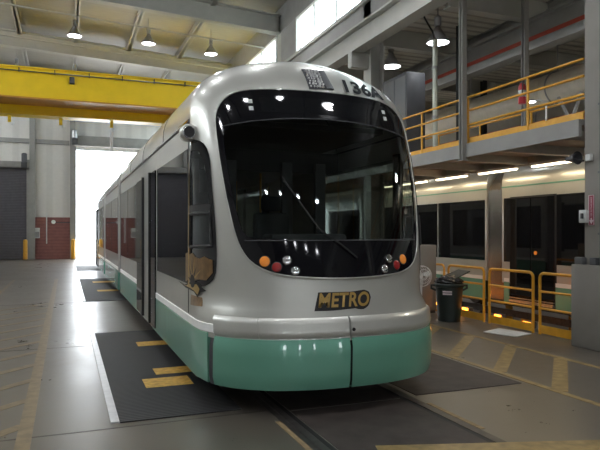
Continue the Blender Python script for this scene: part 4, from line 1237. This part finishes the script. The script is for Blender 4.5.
obj('hoist_trolley', bx(-6.8, -5.2, 24.2, 26.1, 7.83, 8.4, 0.05), M['crane_shade_orange'], cr)
obj('cable_track', tube(B(), [(XL + 1, 23.9, 7.58), (6.5, 23.9, 7.58)], 0.022, 6), M['dark_grey'], cr)
for k in range(12): obj('track_bracket', bx(-7.6 + 1.2 * k, -7.57 + 1.2 * k, 23.87, 24.0, 7.55, 7.70), M['dark_grey'], cr)
obj('limit_switch', bx(0.12, 0.3, 23.8, 24.0, 7.25, 7.5, 0.02), M['dark_grey'], cr)
for x in (-2.05, -0.2, 1.75):
    hk = obj('cable_carrier', bx(x - 0.06, x + 0.06, 25.8, 25.92, 6.02, 6.29, 0.01), M['crane_yellow'], cr)
    obj('carrier_wheel', lathe(B(), [(0.07, -0.03), (0.07, 0.03)], (x + 0.1, 25.86, 6.0), 'Y', 12), M['plate'], hk)
obj('pendant_pole', tube(B(), [(1.75, 25.86, 6.1), (1.75, 25.86, 5.05)], 0.06, 10), M['white_paint'], cr)

# ------------------------------------------------------------------ high-bay lamps
def lamp_proto(lit):
    t = thing('high_bay_lamp', 'x', 'lamp', (0, 0, 0), 'high-bay lamps under the roof')
    obj('shade', lathe(B(), [(0.06, 0.38), (0.09, 0.30), (0.14, 0.22), (0.24, 0.06), (0.27, 0.0), (0.255, 0.0), (0.13, 0.2), (0.05, 0.36)], (0, 0, 0), 'Z', 28), M['lamp_shell'], t)
    obj('lens', lathe(B(), [(0.02, -0.03), (0.14, -0.015), (0.24, 0.01), (0.24, 0.02)], (0, 0, 0), 'Z', 28), M['lamp_lens'] if lit else M['lamp_off'], t)
    obj('ballast', lathe(B(), [(0.05, 0.38), (0.08, 0.40), (0.08, 0.60), (0.03, 0.64)], (0, 0, 0), 'Z', 16), M['lamp_shell'], t)
    obj('hanger', tube(B(), [(0, 0, 0.62), (0, 0, 1.0)], 0.012, 6), M['steel'], t)
    return t
plit, poff = lamp_proto(True), lamp_proto(False)
LIT = [((0.3, 24.15, 9.12), 'lit high-bay lamp above the crane, farthest from the windows'), ((3.02, 24.1, 9.12), 'lit high-bay lamp above the crane, middle one of three'), ((5.5, 24.1, 8.98), 'lit high-bay lamp above the crane, closest to the windows')]
for k in range(3): LIT.append(((-5.2 + 0.0, 24.1 - 10.3 * k, 9.2), 'lit high-bay lamp outside the view on the far side of the hall'))
for y in (17.3, 10.3, 3.4, -3.5, -10.5):
    for x in (-2.4, 0.3, 3.0, 5.5):
        LIT.append(((x, y, roof_z(x) - 1.0), 'lit high-bay lamp overhead, above the picture'))
first = True
for p, lb in LIT:
    o = plit if first else dup(plit, (0, 0, 0)); first = False
    o.location = p; o['label'] = lb
    o['group'] = 'lit high-bay lamps in the high hall'
    for ch in o.children:
        pass
    L = bpy.data.lights.new('lamp_glow', 'SPOT'); L.energy = 200; L.spot_size = math.radians(150); L.spot_blend = 0.6; L.color = (0.94, 0.96, 1.0); L.shadow_soft_size = 0.2
    lo = bpy.data.objects.new('lamp_glow', L); C.objects.link(lo); lo.location = (p[0], p[1], p[2] - 0.06)
OFF = [((-2.15, 31.0, 9.25), 'unlit high-bay lamp behind the crane by the back wall'), ((0.4, 31.0, 9.2), 'unlit high-bay lamp behind the crane, right under a purlin')]
for i, (p, lb) in enumerate(OFF):
    o = poff if i == 0 else dup(poff, (0, 0, 0)); o.location = p; o['label'] = lb; o['group'] = 'unlit high-bay lamps'
RL = [((8.0, 13.9, 6.1), 'lit high-bay lamp over the walkway, just right of the tram roof'), ((8.0, 11.75, 6.1), 'lit high-bay lamp over the walkway railing near the pale pipe')]
for p, lb in RL:
    o = dup(plit, p, lb, 'lit lamps over the walkway')
    L = bpy.data.lights.new('lamp_glow', 'SPOT'); L.energy = 25; L.spot_size = math.radians(150); L.spot_blend = 0.6; L.color = (0.94, 0.97, 1.0); L.shadow_soft_size = 0.2
    lo = bpy.data.objects.new('lamp_glow', L); C.objects.link(lo); lo.location = (p[0], p[1], p[2] - 0.06)

BL = [((11.0, 4.6), 'added unseen lamp over the next track beyond the near column'), ((13.6, 6.6), 'added lamp by the far wall of the next bay, outside the view'), ((10.7, 20.5), 'added unseen lamp over the next track far behind the grey cabinet'), ((13.6, 24.0), 'added unseen lamp by the far wall deep in the next bay')]  # out-of-sight lamps added to brighten the low roof and duct
for (x, y), lb in BL:
    o = dup(plit, (x, y, 6.05), lb, 'added lamps brightening the next bay')
    L = bpy.data.lights.new('lamp_glow', 'SPOT'); L.energy = 480; L.spot_size = math.radians(165); L.spot_blend = 0.6; L.color = (1.0, 0.93, 0.8); L.shadow_soft_size = 0.2
    lo = bpy.data.objects.new('lamp_glow', L); C.objects.link(lo); lo.location = (x, y, 6.0)

# conduits and pipes under the roof
for y, z, lb in ((22.3, 9.42, 'thin grey conduit across the roof bay with three lit lamps, nearer side'), (26.2, 9.5, 'thin grey conduit across the roof bay near the crane girder')):
    t = thing('roof_conduit', lb, 'conduit', (-8, y, z))
    obj('pipe', tube(B(), [(-8.5, y, z + 0.29), (7.2, y, z - 0.5)], 0.03, 8), M['beam_grey'], t)

# things on the back wall
for x, lb in ((-2.35, 'yellow bollard beside the grey roller door'), (0.42, 'yellow bollard at the edge of the bright doorway')):
    t = thing('bollard', lb, 'bollard', (x, YB - 0.7, 0), 'yellow bollards at the back wall')
    obj('post', lathe(B(), [(0.13, 0), (0.13, 1.18), (0.10, 1.26), (0.03, 1.28)], (x, YB - 0.7, 0), 'Z', 18), M['rail_yellow'], t)
    obj('base_collar', lathe(B(), [(0.17, 0), (0.17, 0.03), (0.135, 0.04)], (x, YB - 0.7, 0), 'Z', 18), M['dark_grey'], t)
t = thing('electrical_box', 'pale electrical box on the red wainscot of the back wall', 'electrical box', (-1.7, YB - 0.1, 1.4))
obj('box_body', bx(-1.85, -1.55, YB - 0.2, YB - 0.06, 1.35, 2.0, 0.02), M['plate'], t); obj('door', bx(-1.82, -1.58, YB - 0.22, YB - 0.2, 1.4, 1.75), M['grey_paint'], t)
tag(obj('conduit_pipe', tube(B(), [(-1.15, YB - 0.09, 1.0), (-1.15, YB - 0.09, 2.95)], 0.035, 8), M['plate']), 'pale vertical conduit on the red wainscot', 'conduit')
t = thing('wall_lamp', 'small round pale lamp high on the red wainscot', 'lamp', (-0.75, YB - 0.1, 2.3))
obj('lamp_body', lathe(B(), [(0.10, -0.16), (0.13, -0.12), (0.13, -0.06)], (-0.75, YB, 2.38), 'Y', 16), M['white_paint'], t); obj('guard_rail', bx(-0.6, 0.3, YB - 0.11, YB - 0.06, 2.32, 2.37), M['dark_grey'], t)
t = thing('door_motor', 'dark door motor on the column beside the bright doorway', 'motor', (0.5, YB - 0.6, 7.2))
obj('motor_body', lathe(B(), [(0.12, 0.0), (0.18, 0.05), (0.18, 0.5), (0.10, 0.58)], (0.52, YB - 0.62, 7.7), 'Z', 16), M['lamp_shell'], t); obj('gearbox', bx(0.36, 0.7, YB - 0.75, YB - 0.5, 7.3, 7.72, 0.04), M['dark_grey'], t)
t = thing('door_motor', 'dark door motor at the drum of the grey roller door', 'motor', (-2.3, YB - 0.6, 5.7))
obj('motor_body', lathe(B(), [(0.10, 0.0), (0.16, 0.05), (0.16, 0.5), (0.10, 0.55)], (-2.42, YB - 0.6, 6.1), 'Z', 16), M['dark_grey'], t); obj('gearbox', bx(-2.6, -2.25, YB - 0.72, YB - 0.46, 5.72, 6.12, 0.04), M['dark_grey'], t)

# ------------------------------------------------------------------ light
w = bpy.data.worlds.new('sky'); scene.world = w; w.use_nodes = True
nt = w.node_tree; bg = nt.nodes['Background']
bg.inputs['Color'].default_value = (0.90, 0.95, 1.0, 1); bg.inputs['Strength'].default_value = 13.0
S_ = bpy.data.lights.new('sun', 'SUN'); S_.energy = 6; S_.angle = 0.01; S_.color = (1, 0.96, 0.9)
so = bpy.data.objects.new('sun', S_); C.objects.link(so)
so.rotation_euler = Vector((0.25, -0.55, -1.0)).to_track_quat('-Z', 'Y').to_euler()

scene.view_settings.view_transform = 'Standard'
scene.view_settings.look = 'None'
scene.view_settings.gamma = 1
scene.view_settings.use_curve_mapping = False
scene.view_settings.exposure = 0.2
scene.cycles.use_denoising = True
scene.cycles.max_bounces = 8
scene.cycles.diffuse_bounces = 4
scene.cycles.sample_clamp_indirect = 6
